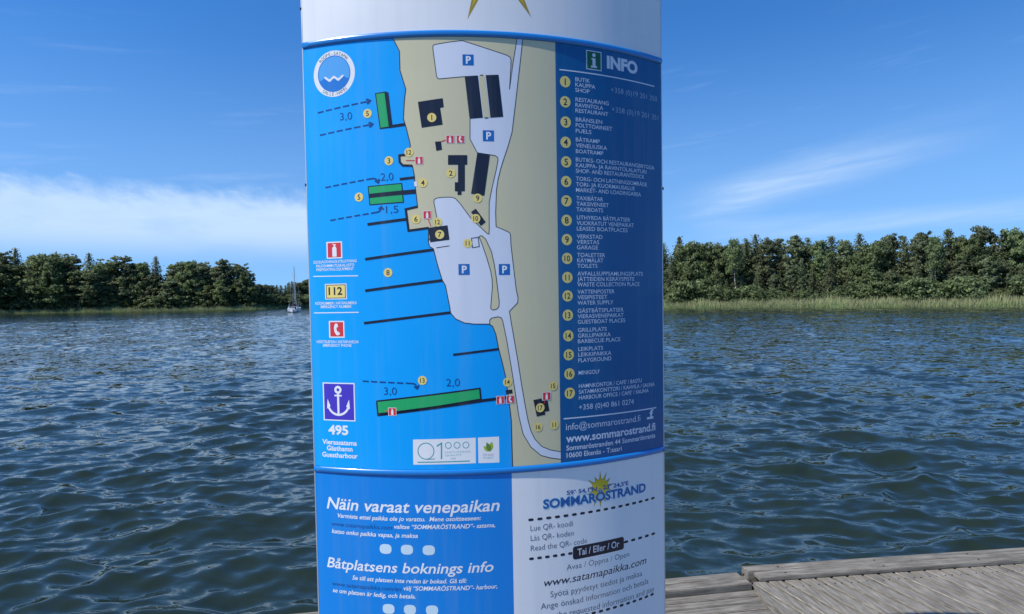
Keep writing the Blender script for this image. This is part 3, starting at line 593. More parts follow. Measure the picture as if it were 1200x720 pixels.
class G:
    """one printed element: flat shapes in (arc, height) laid on the curved face"""
    def __init__(s): s.bm = bmesh.new(); s.mats = []
    def mi(s, m_):
        if m_ not in s.mats: s.mats.append(m_)
        return s.mats.index(m_)
    def tri(s, pts, tris, m_, lev):
        k = s.mi(m_); vs_ = [s.bm.verts.new((p[0], p[1], lev)) for p in pts]
        for a, b_, c in tris:
            if len({a, b_, c}) < 3: continue
            A, B, C = pts[a], pts[b_], pts[c]
            cr = (B[0] - A[0]) * (C[1] - A[1]) - (B[1] - A[1]) * (C[0] - A[0])
            if abs(cr) < 1e-12: continue
            try: f = s.bm.faces.new([vs_[a], vs_[b_], vs_[c]] if cr > 0 else [vs_[a], vs_[c], vs_[b_]]); f.material_index = k
            except ValueError: pass
    def poly(s, pts, m_, lev):
        s.tri(pts, tessellate_polygon([[Vector((p[0], p[1], 0)) for p in pts]]), m_, lev); return s
    def px(s, pts, m_, lev): return s.poly([U(*p) for p in pts], m_, lev)
    def disc(s, c, rx, m_, lev, ry=None, n=28):
        ry = ry or rx; return s.poly([(c[0] + rx * math.cos(i * 6.2832 / n), c[1] + ry * math.sin(i * 6.2832 / n)) for i in range(n)], m_, lev)
    def ring(s, c, r0, r1, m_, lev, a0=0.0, a1=6.28319, n=40):
        P = []; T = []
        for i in range(n + 1):
            a = a0 + (a1 - a0) * i / n; P += [(c[0] + r0 * math.cos(a), c[1] + r0 * math.sin(a)), (c[0] + r1 * math.cos(a), c[1] + r1 * math.sin(a))]
            if i: T += [(2 * i - 2, 2 * i - 1, 2 * i + 1), (2 * i - 2, 2 * i + 1, 2 * i)]
        s.tri(P, T, m_, lev); return s
    def line(s, pts, wd, m_, lev, closed=False):
        """polyline of width wd (metres) through (arc, height) points"""
        pts = [p for i, p in enumerate(pts) if i == 0 or math.dist(p, pts[i - 1]) > 1e-5]; n = len(pts); P = []; T = []
        for i, p in enumerate(pts):
            a = pts[i - 1] if (i or closed) else p; b_ = pts[(i + 1) % n] if (i < n - 1 or closed) else p
            d1 = Vector((p[0] - a[0], p[1] - a[1])); d2 = Vector((b_[0] - p[0], b_[1] - p[1]))
            if d1.length < 1e-9: d1 = d2
            if d2.length < 1e-9: d2 = d1
            d1.normalize(); d2.normalize(); n1_ = Vector((-d1.y, d1.x)); nn = n1_ + Vector((-d2.y, d2.x))
            if nn.length < 0.3: nn = n1_ * 1.0
            else: nn = nn.normalized() / max(0.5, nn.normalized().dot(n1_))
            P += [(p[0] + nn.x * wd / 2, p[1] + nn.y * wd / 2), (p[0] - nn.x * wd / 2, p[1] - nn.y * wd / 2)]
        for i in range(n if closed else n - 1):
            j = (i + 1) % n; T += [(2 * i, 2 * i + 1, 2 * j + 1), (2 * i, 2 * j + 1, 2 * j)]
        s.tri(P, T, m_, lev); return s
    def lpx(s, pts, wpx, m_, lev, closed=False):
        k = mpp(*pts[len(pts) // 2]); return s.line([U(*p) for p in pts], wpx * k, m_, lev, closed)
    def rect(s, x0, y0, x1, y1, m_, lev, tilt=0.0):
        """upright box on the face whose left edge mid is px x0, right px x1"""
        ym = (y0 + y1) / 2; s0, _ = U(x0, ym); s1, _ = U(x1, ym); za = U((x0 + x1) / 2, y0)[1]; zb = U((x0 + x1) / 2, y1)[1]
        return s.poly([(s0, zb), (s1, zb), (s1, za), (s0, za)], m_, lev)
    def dashes(s, p0, p1, n, fill, wpx, m_, lev, rounded=False):
        a, b_ = U(*p0), U(*p1); k = mpp((p0[0] + p1[0]) / 2, (p0[1] + p1[1]) / 2); wd = wpx * k
        for i in range(n):
            u0 = i / (n - 1 + fill); u1 = (i + fill) / (n - 1 + fill)
            A = (a[0] + (b_[0] - a[0]) * u0, a[1] + (b_[1] - a[1]) * u0); B = (a[0] + (b_[0] - a[0]) * u1, a[1] + (b_[1] - a[1]) * u1)
            if rounded:
                d = Vector((B[0] - A[0], B[1] - A[1])).normalized(); r_ = wd / 2; A = (A[0] + d.x * r_, A[1] + d.y * r_); B = (B[0] - d.x * r_, B[1] - d.y * r_); th = math.atan2(d.y, d.x)
                P = [(B[0] + r_ * math.cos(th - 1.5708 + q * 0.5236), B[1] + r_ * math.sin(th - 1.5708 + q * 0.5236)) for q in range(7)] + [(A[0] + r_ * math.cos(th + 1.5708 + q * 0.5236), A[1] + r_ * math.sin(th + 1.5708 + q * 0.5236)) for q in range(7)]
                s.poly(P, m_, lev)
            else: s.line([A, B], wd, m_, lev)
        return s
    def text(s, body, x0, y0, x1, cap, m_, lev, bold=0.0, shear=0.0, mid=None, halo=None):
        """BODY with its baseline starting at pixel (x0, y0), ending at column x1, capitals CAP pixels tall"""
        a = U(x0, y0); b_ = U(x1, y0); V_, T_, w_ = glyphs(body, bold, shear); k = cap * mpp((x0 + x1) / 2, y0) / caph()
        s.tri([(a[0] + v[0] * (b_[0] - a[0]) / w_, a[1] + v[1] * k) for v in V_], T_, m_, lev); return s
    def ctext(s, body, c, cap_m, m_, lev, bold=0.0, shear=0.0, squeeze=1.0):
        V_, T_, w_ = glyphs(body, bold, shear); k = cap_m / caph()
        s.tri([(c[0] + (v[0] - w_ / 2) * k * squeeze, c[1] + v[1] * k - cap_m / 2) for v in V_], T_, m_, lev); return s
    def arctext(s, body, c, r_, cap_m, a_mid, span, m_, lev, inside=False, bold=0.0):
        n = len(body); k = cap_m / caph()
        for i, ch in enumerate(body):
            if ch == " ": continue
            u = (i + 0.5) / n - 0.5; a = a_mid - span * u if not inside else a_mid + span * u
            V_, T_, w_ = glyphs(ch, bold, 0.0); rot = a - math.pi / 2 if not inside else a + math.pi / 2; cs, sn = math.cos(rot), math.sin(rot)
            o = (c[0] + r_ * math.cos(a), c[1] + r_ * math.sin(a))
            P = [((v[0] - w_ / 2) * k, v[1] * k - cap_m / 2) for v in V_]; s.tri([(o[0] + p[0] * cs - p[1] * sn, o[1] + p[0] * sn + p[1] * cs) for p in P], T_, m_, lev)
        return s
    def build(s, name, parent, base=0.0, label=None):
        bm = s.bm
        lo = min(v.co.x for v in bm.verts); hi = max(v.co.x for v in bm.verts); i0 = math.ceil(lo / STEP); i1 = math.floor(hi / STEP)
        for i in range(i0, i1 + 1):
            bmesh.ops.bisect_plane(bm, geom=bm.verts[:] + bm.edges[:] + bm.faces[:], plane_co=(i * STEP, 0, 0), plane_no=(1, 0, 0), dist=1e-6)
        nr = []
        for v in bm.verts:
            sv, zv, lv = v.co; sv = max(-SMAX, min(SMAX, sv)); nr.append(norm(sv)); v.co = surf(sv, zv, base + lv * LEV) - PINV
        me = bpy.data.meshes.new(name); bm.to_mesh(me); bm.free()
        for p in me.polygons: p.use_smooth = True
        me.normals_split_custom_set_from_vertices([tuple(q) for q in nr])
        o = link(name, me, parent, s.mats)
        if label: o["label"] = label
        return o
_gl = {}
def glyphs(body, bold, shear):
    key = (body, bold, shear)
    if key not in _gl:
        c = bpy.data.curves.new("letters", 'FONT'); c.body = body; c.size = 1; c.offset = bold; c.resolution_u = 3; c.shear = shear
        o = bpy.data.objects.new("letters", c); COL.objects.link(o); dg = bpy.context.evaluated_depsgraph_get(); dg.update()
        me = bpy.data.meshes.new_from_object(o.evaluated_get(dg)); V_ = [(v.co.x, v.co.y) for v in me.vertices]
        x0 = min(v[0] for v in V_); x1 = max(v[0] for v in V_); V_ = [(v[0] - x0, v[1]) for v in V_]
        T_ = []
        for p in me.polygons:
            q = list(p.vertices); T_ += [(q[0], q[i], q[i + 1]) for i in range(1, len(q) - 1)]
        bpy.data.objects.remove(o); bpy.data.curves.remove(c); bpy.data.meshes.remove(me); _gl[key] = (V_, T_, x1 - x0)
    return _gl[key]
def caph(): return max(v[1] for v in glyphs("H", 0.0, 0.0)[0])

S_INFO = (U(651, 60)[0] + U(656.5, 520)[0]) / 2          # edge between map and list
S_PAY = (U(599.5, 556)[0] + U(602.5, 715)[0]) / 2        # edge between the two lower panels
RING_H = 0.019
ZT0, ZB1 = ZT - RING_H, ZB + RING_H
def panel(name, s0, s1, z0, z1, m_):
    g = G(); ns_ = 1; g.poly([(s0, z0), (s1, z0), (s1, z1), (s0, z1)], m_, 0); return g.build(name, pillar)
p_head = panel("header_panel", -SMAX, SMAX, ZT, ZTOP, P_WHITE)
p_map = panel("map_panel", -SMAX, S_INFO, ZB1, ZT0, P_BLUE)
p_info = panel("list_panel", S_INFO, SMAX, ZB1, ZT0, P_NAVY)
p_book = panel("booking_panel", -SMAX, S_PAY, ZBASE + 0.06, ZB, P_BOOK)
p_pay = panel("payment_panel", S_PAY, SMAX, ZBASE + 0.06, ZB, P_WHITE)
# back shell, edge trims, cap, plinth and the two raised bands
def back_shell():
    bm = bmesh.new(); n = 36; cols = []
    for i in range(n + 1):
        s_ = -SMAX + 2 * SMAX * i / n; cols.append([bm.verts.new(surf(s_, z, 0, True) - PINV) for z in (ZBASE + 0.06, 1.5, 2.4, 3.2, ZTOP)])
    for i in range(n):
        for k in range(4): bm.faces.new([cols[i + 1][k], cols[i][k], cols[i][k + 1], cols[i + 1][k + 1]])
    me = bpy.data.meshes.new("back_panel"); bmesh.ops.recalc_face_normals(bm, faces=bm.faces); bm.to_mesh(me); bm.free()
    for p in me.polygons: p.use_smooth = True
    return link("back_panel", me, pillar, [M_BACK])
back_shell()
def sheet(z0, z1, off, name, m_):
    bm = bmesh.new(); n = 36; ring_lo = []; ring_hi = []
    out = [surf(-SMAX + 2 * SMAX * i / n, z0, off) for i in range(n + 1)] + [surf(SMAX - 2 * SMAX * i / n, z0, off, True) for i in range(n + 1)]
    lo = [bm.verts.new(Vector((p.x, p.y, z0)) - PINV) for p in out]; hi = [bm.verts.new(Vector((p.x, p.y, z1)) - PINV) for p in out]; k = len(lo)
    for i in range(k): bm.faces.new([lo[i], lo[(i + 1) % k], hi[(i + 1) % k], hi[i]])
    bm.faces.new(hi); bm.faces.new(lo[::-1]); bmesh.ops.remove_doubles(bm, verts=bm.verts, dist=1e-5); bmesh.ops.recalc_face_normals(bm, faces=bm.faces)
    me = bpy.data.meshes.new(name); bm.to_mesh(me); bm.free(); return link(name, me, pillar, [m_])
sheet(ZTOP + 0.0005, ZTOP + 0.02, 0.006, "cap", M_ALU)
sheet(ZBASE + 0.0015, ZBASE + 0.0595, 0.008, "plinth", M_ALU)
def band(z0, name):
    prof = [(0.0, 0.0006), (0.0028, 0.0012), (0.0048, 0.0045), (0.0055, 0.0095), (0.0048, 0.0145), (0.0028, 0.0178), (0.0, 0.0184)]
    bm = bmesh.new(); n = 48; cols = []
    for i in range(n + 1):
        s_ = -SMAX + 2 * SMAX * i / n; cols.append([bm.verts.new(surf(s_, z0 + dz, d) - PINV) for d, dz in prof])
    for i in range(n):
        for k in range(len(prof) - 1): bm.faces.new([cols[i][k], cols[i + 1][k], cols[i + 1][k + 1], cols[i][k + 1]])
    bm.faces.new(cols[0]); bm.faces.new(cols[-1][::-1]); bmesh.ops.recalc_face_normals(bm, faces=bm.faces)
    me = bpy.data.meshes.new(name); bm.to_mesh(me); bm.free()
    for p in me.polygons: p.use_smooth = True
    return link(name, me, pillar, [P_BAND])
band(ZT0, "joint_band"); band(ZB, "joint_band")
for sg in (-1, 1):
    mb = bmesh.new(); pr = []
    for z in (ZBASE + 0.06, 1.5, 2.4, 3.2, ZTOP):
        q = surf(sg * SMAX, z); out = Vector((math.cos(PYAW), math.sin(PYAW), 0)) * sg; dp = Vector((-math.sin(PYAW), math.cos(PYAW), 0))
        pr.append([mb.verts.new(q + out * a + dp * b_ - PINV) for a, b_ in ((0.0003, -0.0005), (0.0032, 0.001), (0.0032, 0.009), (0.0003, 0.0105))])
    for i in range(4):
        for k in range(4): mb.faces.new([pr[i][k], pr[i][(k + 1) % 4], pr[i + 1][(k + 1) % 4], pr[i + 1][k]])
    mb.faces.new(pr[0]); mb.faces.new(pr[-1][::-1]); bmesh.ops.recalc_face_normals(mb, faces=mb.faces)
    me = bpy.data.meshes.new("edge_trim"); mb.to_mesh(me); mb.free(); et = link("edge_trim", me, pillar, [M_ALU])
    for z in (1.25, 2.69, 3.33 if sg > 0 else 3.2, 3.52):
        b_ = MB(); q = surf(sg * SMAX, z) + Vector((math.cos(PYAW), math.sin(PYAW), 0)) * sg * 0.003 + Vector((0, 0.004, 0)) - PINV; o_ = Vector((math.cos(PYAW), math.sin(PYAW), 0)) * sg
        b_.tube(q, q + o_ * 0.0035, 0.0045, n=10); b_.build("screw", M_SCREW, et)
# ------------------------------------------------------------------ print: the map
COAST = [(460.4, 44.0), (468, 60), (468.7, 82.7), (475.5, 104.7), (474, 117), (472.7, 139), (476, 150), (480.7, 169.3), (480.4, 174.7), (480, 181),
         (468.3, 182.3), (468.6, 190.5), (472, 194), (483.3, 194.4), (485.7, 206.7), (486, 214.7), (487.3, 225), (489.3, 241.7), (488.5, 243.6), (475.6, 245.8), (478.9, 270.2), (502.2, 267),
         (502, 283.3), (503.3, 289), (508, 292), (512.5, 310), (518, 328), (522, 335), (527, 360), (528, 367), (534, 374), (544, 378.6), (556, 380), (573, 380), (577, 382.4), (581, 392), (584, 408), (588, 423), (592, 440), (596, 467), (599, 492), (600.6, 546)]
cs_ = [U(*p) for p in COAST]; cs_[0] = (cs_[0][0], ZT0); cs_[-1] = (cs_[-1][0], ZB1)
G().poly(cs_ + [(S_INFO, ZB1), (S_INFO, ZT0)], P_LAND, 1).build("land_area", p_map)
GREY = [(507.2, 56.7), (507.4, 54.2), (509.2, 52.5), (526, 49.6), (541.7, 47.8), (570, 57), (594, 65), (597.6, 67.2), (598.8, 70), (598.6, 80), (597, 105), (601, 75), (605.8, 44.8), (612.5, 45.6), (609, 78), (603, 130), (600, 155), (595.5, 171), (590.8, 185), (586.7, 198), (583.5, 211), (581.7, 223), (580.8, 250),
        (581.3, 265.8), (588, 268.5), (595, 271.7), (597.6, 273.4), (598.3, 276), (598.7, 287), (601.7, 313), (605, 340), (607, 349), (606.6, 355), (597, 365), (599, 378), (607, 424), (611, 450), (615.5, 476), (619, 494), (622, 505), (627, 515), (635, 523.5), (645, 527.5)]
GREY2 = [(645, 536.8), (634, 534), (622, 524), (613, 509), (608, 488), (601, 442), (594, 400), (589, 376), (587.4, 372.6), (583.5, 371.4), (576, 373), (573.8, 375.6), (574, 380), (556, 380), (544, 378.6), (534, 374), (528, 367), (527, 360), (522, 335), (518, 328), (512.5, 310), (508, 292), (503.3, 289), (502, 283.3),
         (512.6, 262), (512.5, 258), (508.3, 236.7), (509.2, 233.8), (511.7, 232.4), (518.3, 231.4), (530, 231.3), (534.2, 233.3), (540, 240), (551.7, 255.8), (571, 274), (573, 274.6), (573.3, 270), (573.2, 253), (573.3, 237), (576.7, 220), (581.7, 198.3), (583.6, 187.5), (583, 184.6), (580.6, 182.8), (575, 181.7), (559.2, 179.2), (550.8, 163.3), (550.8, 140),
         (545, 90), (515, 92.7), (512.6, 91.8), (511.5, 89.2)]
g1 = [U(*p) for p in GREY]; g2_ = [U(*p) for p in GREY2]
g1[12] = (g1[12][0], ZT0); g1[13] = (g1[13][0], ZT0)
zlast = U(656, 529.6)[1]; zl2 = U(656, 538.6)[1]
gp = g1 + [(S_INFO, zlast), (S_INFO, zl2)] + g2_
g = G(); g.poly(gp, P_GREY, 2)
lw = 0.95 * mpp(560, 250)
g.line(g1[13:] + [(S_INFO, zlast)], lw, P_LINE, 3); g.line([(S_INFO, zl2)] + g2_ + g1[:13], lw, P_LINE, 3)
g.px([(561.3, 277.7), (563, 276.6), (565, 276.7), (569.2, 280.8), (575.8, 295), (579, 309), (581.7, 326.7), (585, 354), (584.6, 359.5), (582, 362.6), (578, 363.6), (575.3, 362.3), (575, 360), (575.6, 354), (577, 336), (576.6, 327), (575, 318), (570, 301), (564, 284)], P_LAND, 3)
g.line([U(*p) for p in [(561.3, 277.7), (563, 276.6), (565, 276.7), (569.2, 280.8), (575.8, 295), (579, 309), (581.7, 326.7), (585, 354), (584.6, 359.5), (582, 362.6), (578, 363.6), (575.3, 362.3), (575, 360), (575.6, 354), (577, 336), (576.6, 327), (575, 318), (570, 301), (564, 284)]], lw, P_LINE, 4, True)
g.lpx([(552.5, 279.5), (560.3, 278.3), (561.7, 289.2), (553.7, 290.5)], 1.0, P_LINE, 4, True); g.lpx([(511.3, 290.7), (526.7, 288.3)], 1.0, P_LINE, 4)
g.build("road_area", p_map)
G().line(cs_, lw * 1.15, P_LINE, 4).build("coast_line", p_map)
for pts in ([(489.7, 119.7), (518.8, 115.3), (520, 125.8), (515.8, 126.7), (518.7, 146.3), (494.2, 150)], [(545, 89.6), (560, 88.7), (565.8, 138.3), (550.8, 139.5)], [(569.2, 88.3), (584.2, 87.8), (589.7, 137.2), (574.7, 138.3)],
            [(509.7, 166.3), (516.7, 165.8), (518, 175.8), (511.3, 177)], [(525, 182), (547.5, 182), (547.5, 193.3), (544.7, 193.3), (544.7, 224.2), (540.8, 224.5), (540.8, 228.7), (536.2, 228.7), (536.2, 224.5), (533, 224.2), (533, 213.8), (536.7, 213.8), (536.7, 193.3), (525, 193.3)],
            [(559.2, 179.7), (574.2, 181.3), (567.5, 229.7), (552, 227.2)], [(552, 248.7), (557.5, 244.7), (569.2, 260.5), (563.3, 265)], [(502, 267.2), (524.5, 264.2), (526.7, 281.2), (504.2, 284.2)],
            [(625, 469), (634.4, 467), (635.4, 470), (641.6, 469), (643.6, 481.6), (638.4, 482.6), (639, 486), (629, 488.4)], [(592.4, 457.4), (600, 456.6), (600.6, 461), (593, 462)]):
    G().px(pts, P_DARK, 5).build("building_symbol", p_map)
G().px([(561, 88.9), (568.2, 88.5), (573.7, 138), (566.6, 138.5)], P_LAND, 5).lpx([(562.6, 88.6), (566.2, 88.4)], 1.2, P_DARK, 6).lpx([(568, 138.6), (572, 138.3)], 1.2, P_DARK, 6).build("building_symbol", p_map, label="sand coloured strip between two dark building blocks")
# jetties and berths
def jet(lines, fills=(), name="jetty_symbol"):
    g = G()
    for pts, m_, lv in fills: g.px(pts, m_, lv)
    for pts, wpx in lines: g.lpx(pts, wpx, P_DARK, 6)
    return g.build(name, p_map)
jet([([(452.8, 108.6), (457.9, 149.5)], 4.6), ([(456, 148.8), (474.6, 146)], 3.4), ([(440.0, 109.6), (445.6, 150.6)], 1.2), ([(439.6, 110), (453, 108)], 1.2), ([(445, 150.8), (457, 149.2)], 1.6)], [([(440.2, 110), (451.5, 108.3), (457, 149), (445.6, 150.5)], P_GREEN, 5)])
for pts, wp in (([(480, 181.2), (468.0, 182.4), (468.4, 190.3), (472, 194.1), (483, 194.4)], 2.7), ([(489.6, 242.4), (475.5, 245.6), (478.8, 270.6), (502, 267.4)], 2.8), ([(468.4, 210.3), (485.6, 208.2)], 3), ([(430.7, 263.3), (475.6, 257.2)], 3.3),
                ([(428, 304.1), (508.3, 292.8)], 3.2), ([(428, 341), (518.4, 328.8)], 3.2), ([(426.6, 379), (528.3, 366.4)], 3.0), ([(531, 416), (584.6, 409.2)], 2.6)): jet([(pts, wp)])
jet([([(431.5, 219), (470.7, 215.2), (472.7, 237.2), (433.4, 240.2), (431.5, 219)], 1.1), ([(432.4, 230), (487, 224.6)], 5.2)], [([(431.5, 219), (470.7, 215.2), (472.7, 237.2), (433.4, 240.2)], P_GREEN, 5)])
jet([([(441.4, 470.4), (562.2, 455.4), (563.5, 468), (443, 487), (441.4, 470.4)], 1.9), ([(442.6, 486.2), (563.6, 470)], 3.6), ([(563, 470), (598, 465.4)], 3.4)], [([(441.4, 470.4), (562.2, 455.4), (563.5, 468), (443, 487)], P_GREEN, 5)])
G().px([(485.2, 213.2), (488.2, 212.8), (488.9, 218.4), (485.9, 218.8)], P_WHITE, 5).build("boat_ramp_symbol", p_map)
# dashed approach arrows with depths
def head(g, tip, back, wpx):
    a, b_ = U(*tip), U(*back); d = Vector((a[0] - b_[0], a[1] - b_[1])); n_ = Vector((-d.y, d.x)).normalized() * wpx * mpp(*tip) / 2; bb = Vector(b_)
    g.poly([tuple(a), tuple(bb + n_ + d * 0.25), tuple(bb + n_ * 0.8 - d * 0.12), tuple(bb + d * 0.2), tuple(bb - n_ * 0.8 - d * 0.12), tuple(bb - n_ + d * 0.25)], P_INK2, 5)
def arrow(p0, p1, n, tail, tip, back):
    g = G(); g.dashes(p0, p1, n, 0.72, 1.7, P_INK2, 5)
    if tail: g.lpx([p1] + tail, 1.7, P_INK2, 5)
    head(g, tip, back, 7.0); return g.build("approach_arrow", p_map)
arrow((372.4, 132.6), (430, 119.3), 6, None, (435.6, 117.8), (429.6, 119.3)); arrow((375, 158.8), (433, 146.5), 6, None, (438.3, 145.2), (432.4, 146.6))
arrow((381.3, 220.2), (436.6, 209.4), 6, [(440, 209.6), (442, 211.6)], (443.6, 215.8), (442.0, 210.8)); arrow((387, 258.6), (442, 249), 6, [(445, 247.6), (446.6, 245)], (447, 241), (446.6, 245.8))
arrow((425, 446.8), (483, 449.6), 6, [(486.2, 450.2), (488, 452.4)], (489.3, 457), (488.0, 452.2))
for tx, x0, y0, x1, cp in (("3,0", 398.6, 141.4, 412.8, 8.6), ("2,0", 446.2, 212, 461.2, 8.6), ("1,5", 452.4, 250, 467, 8.4), ("3,0", 450, 462.8, 465.2, 8.6), ("2,0", 523, 453, 539, 8.8)):
    G().text(tx, x0, y0, x1, cp, P_INK2, 5, -0.006).build("depth_figure", p_map)
# numbered markers
def marker(px, py, r_, num, parent, lev=7):
    c = U(px, py); k = mpp(px, py); g = G().disc(c, r_ * k, P_YEL, lev); g.ctext(num, c, r_ * (1.12 if len(num) == 1 else 1.0) * k, P_DARK, lev + 1, 0.012, 0, 1.0 if len(num) == 1 else 0.92); return g.build("number_marker", parent)
for px, py, num in ((430.7, 133.3, "5"), (506, 138, "1"), (479.2, 178.8, "12"), (455.8, 188.7, "3"), (528.3, 203.3, "2"), (495.5, 214.5, "4"), (559.7, 232.5, "9"), (420.7, 231.3, "5"), (487.5, 257, "6"), (512.8, 260.5, "12"), (557.5, 256.3, "10"), (515.3, 275, "7"), (548, 285.3, "11"),
                    (454.7, 319.7, "8"), (495, 446, "13"), (594.6, 448, "14"), (648, 452.4, "15"), (633, 478, "17"), (630.6, 500.6, "16"), (649.4, 498, "11")): marker(px, py, 5.3, num, p_map)
for px, py in ((548.5, 70.5), (572.3, 159.4), (543.8, 316), (591, 316)):
    g = G().rect(px - 6.5, py - 6.4, px + 6.5, py + 6.4, P_PBLUE, 5); g.ctext("P", U(px + 0.4, py), 8.2 * mpp(px, py), P_WHITE, 6, 0.03); g.build("parking_symbol", p_map)
def bottle(g, px, py, h, m_, lev):
    """fire extinguisher pictogram of height h pixels"""
    c = U(px, py); k = mpp(px, py) * h
    q = [(-.17, -.5), (.17, -.5), (.18, -.46), (.18, .14), (.12, .24), (.06, .28), (.06, .34), (.14, .36), (.14, .42), (.0, .44), (-.12, .5), (-.16, .44), (-.05, .38), (-.05, .28), (-.12, .24), (-.18, .14), (-.18, -.46)]
    g.poly([(c[0] + a * k, c[1] + b_ * k) for a, b_ in q], m_, lev)
def phone(g, px, py, h, m_, lev):
    c = U(px, py); k = mpp(px, py) * h
    q = [(-.1, .5), (.1, .46), (.14, .2), (0.0, .16), (-.02, 0), (.05, -.18), (.16, -.2), (.32, -.36), (.16, -.5), (-.04, -.48), (-.22, -.2), (-.26, .12), (-.2, .38)]
    g.poly([(c[0] + a * k, c[1] + b_ * k) for a, b_ in q], m_, lev)
for px, py in ((527.4, 163.5), (491.1, 188.2), (500.6, 252), (459.8, 482.7), (586.3, 469), (640.5, 464.4)):
    g = G().rect(px - 4.8, py - 4.8, px + 4.8, py + 4.8, P_WHITE, 7); g.rect(px - 4.3, py - 4.3, px + 4.3, py + 4.3, P_RED, 8); bottle(g, px, py, 7.6, P_WHITE, 9)
    for q0, q1 in {527: [((516.2, 166.3), (522.4, 164.2))], 491: [((475.8, 188.3), (486, 188.3))], 500: [((501.7, 256.8), (504.7, 265))], 640: [((637.5, 473), (639, 469))], 459: [((455, 482.5), (451, 481.5))]}.get(int(px), []): g.lpx([q0, q1], 0.9, P_RED, 7)
    g.build("fire_symbol", p_map)
for px, py in ((539.6, 163.5), (598, 468.2)):
    g = G().rect(px - 4.8, py - 4.8, px + 4.8, py + 4.8, P_WHITE, 7); g.rect(px - 4.3, py - 4.3, px + 4.3, py + 4.3, P_RED, 8); phone(g, px, py, 7.4, P_WHITE, 9); g.build("phone_symbol", p_map)
# round harbour emblem (ring, lettering, sky and waves)
c = U(391.2, 86.6); k = mpp(391, 86); g = G()
g.disc(c, 26.9 * k, P_WHITE, 2, n=64); g.ring(c, 20.2 * k, 21.2 * k, P_MBLUE, 4); g.disc(c, 20.3 * k, P_LBLUE, 3, n=56)
wv = [(c[0] + 20.2 * k * math.cos(a), c[1] + 20.2 * k * math.sin(a)) for a in np.linspace(math.pi * 1.06, math.pi * 1.94, 30)]
top_ = [(c[0] + x * k, c[1] + (-4.6 + 1.5 * math.cos(x * 0.55) - 0.002 * x * x) * k) for x in np.linspace(19.4, -19.4, 30)]
g.poly(wv + top_, P_MBLUE, 4)
g.poly([(c[0] + x * k, c[1] + (-4.2 + 1.7 * math.cos(x * 0.55)) * k) for x in np.linspace(-13, 13, 24)] + [(c[0] + x * k, c[1] + (-7.2 + 1.7 * math.cos(x * 0.55)) * k) for x in np.linspace(11, -11, 24)], P_WHITE, 5)
g.arctext("ROOPE-SATAMA", c, 23.6 * k, 3.7 * k, R(90), R(100), P_GREYT, 4, bold=-0.004); g.arctext("SALLE-HAMN", c, 23.6 * k, 3.7 * k, R(-90), R(80), P_GREYT, 4, True, bold=-0.004)
g.build("harbour_emblem", p_map)
# legend at the left
def sign(name, x0, y0, x1, y1, inner, bd=1.4, outer=P_WHITE):
    g = G().rect(x0, y0, x1, y1, outer, 2); g.rect(x0 + bd, y0 + bd, x1 - bd, y1 - bd, inner, 3); return g
g = sign("", 382.7, 283.4, 401, 303.2, P_RED); bottle(g, 391.9, 293.3, 15.5, P_WHITE, 4); g.build("fire_sign", p_map)
g = sign("", 381, 332.7, 406.3, 351, P_DARK, 1.1); g.rect(382.9, 334.6, 404.4, 349.1, P_YEL, 4); g.text("112", 385.2, 345.8, 401.4, 8.6, P_DARK, 5, 0.025); g.build("emergency_number_sign", p_map)
g = sign("", 385.6, 376.3, 403.7, 396, P_RED); phone(g, 394.6, 386.2, 14, P_WHITE, 4); g.build("phone_sign", p_map)
def lines(name, parent, rows_, cap, m_, bold=0.0, shear=0.0, lev=3, label=None):
    g = G()
    for tx, x0, y0, x1 in rows_: g.text(tx, x0, y0, x1, cap, m_, lev, bold, shear)
    return g.build(name, parent, label=label)
lines("caption", p_map, [("ELDSLÄCKNINGSUTRUSTNING", 367.7, 309.2, 418), ("PALOSAMMUTUSKALUSTO", 370.7, 313.7, 415.3), ("FIREFIGHTING EQUIPMENT", 371, 318, 414.7)], 3.1, P_WHITE, 0.012)
lines("caption", p_map, [("NÖDNUMMER / HÄTÄNUMERO", 369.7, 357.4, 418), ("EMERGENCY NUMBER", 376, 361.4, 412)], 3.1, P_WHITE, 0.012)
lines("caption", p_map, [("NÖDTELEFON / HÄTÄPUHELIN", 371.3, 402.2, 420), ("EMERGENCY PHONE", 378.7, 406.4, 412)], 3.1, P_WHITE, 0.012)
for x0, y0, x1, y1 in ((367.3, 324.2, 419.6, 323.4), (368, 367, 420.4, 366.2)): G().lpx([(x0, y0), (x1, y1)], 1.1, P_WHITE, 3).build("divider_line", p_map)
g = sign("", 378.8, 448.8, 416, 493.4, P_PURP, 1.3)
c = U(396.4, 470); k = mpp(396, 470); an = lambda x, y: (c[0] + x * k, c[1] + y * k)
g.ring(an(0, 13.0), 1.9 * k, 4.7 * k, P_WHITE, 4); g.line([an(0, 9.5), an(0, -16)], 2.7 * k, P_WHITE, 4); g.line([an(-4.8, 6.2), an(4.8, 6.2)], 1.8 * k, P_WHITE, 5)
g.ring(an(0, -2.4), 12.6 * k, 15.2 * k, P_WHITE, 5, R(203), R(337)); 
for s_ in (-1, 1): g.poly([an(s_ * 14.3, 2.0), an(s_ * 10.4, -6.4), an(s_ * 15.2, -9.6)][::1], P_WHITE, 6)
g.build("anchor_sign", p_map)
lines("caption", p_map, [("495", 385, 508.6, 408.3)], 10.2, P_WHITE, 0.035)
lines("caption", p_map, [("Vierassatama", 378, 520.2, 418.3), ("Gästhamn", 383.2, 527.6, 413.2), ("Guestharbour", 377.8, 535, 419.3)], 5.4, P_WHITE, 0.025)
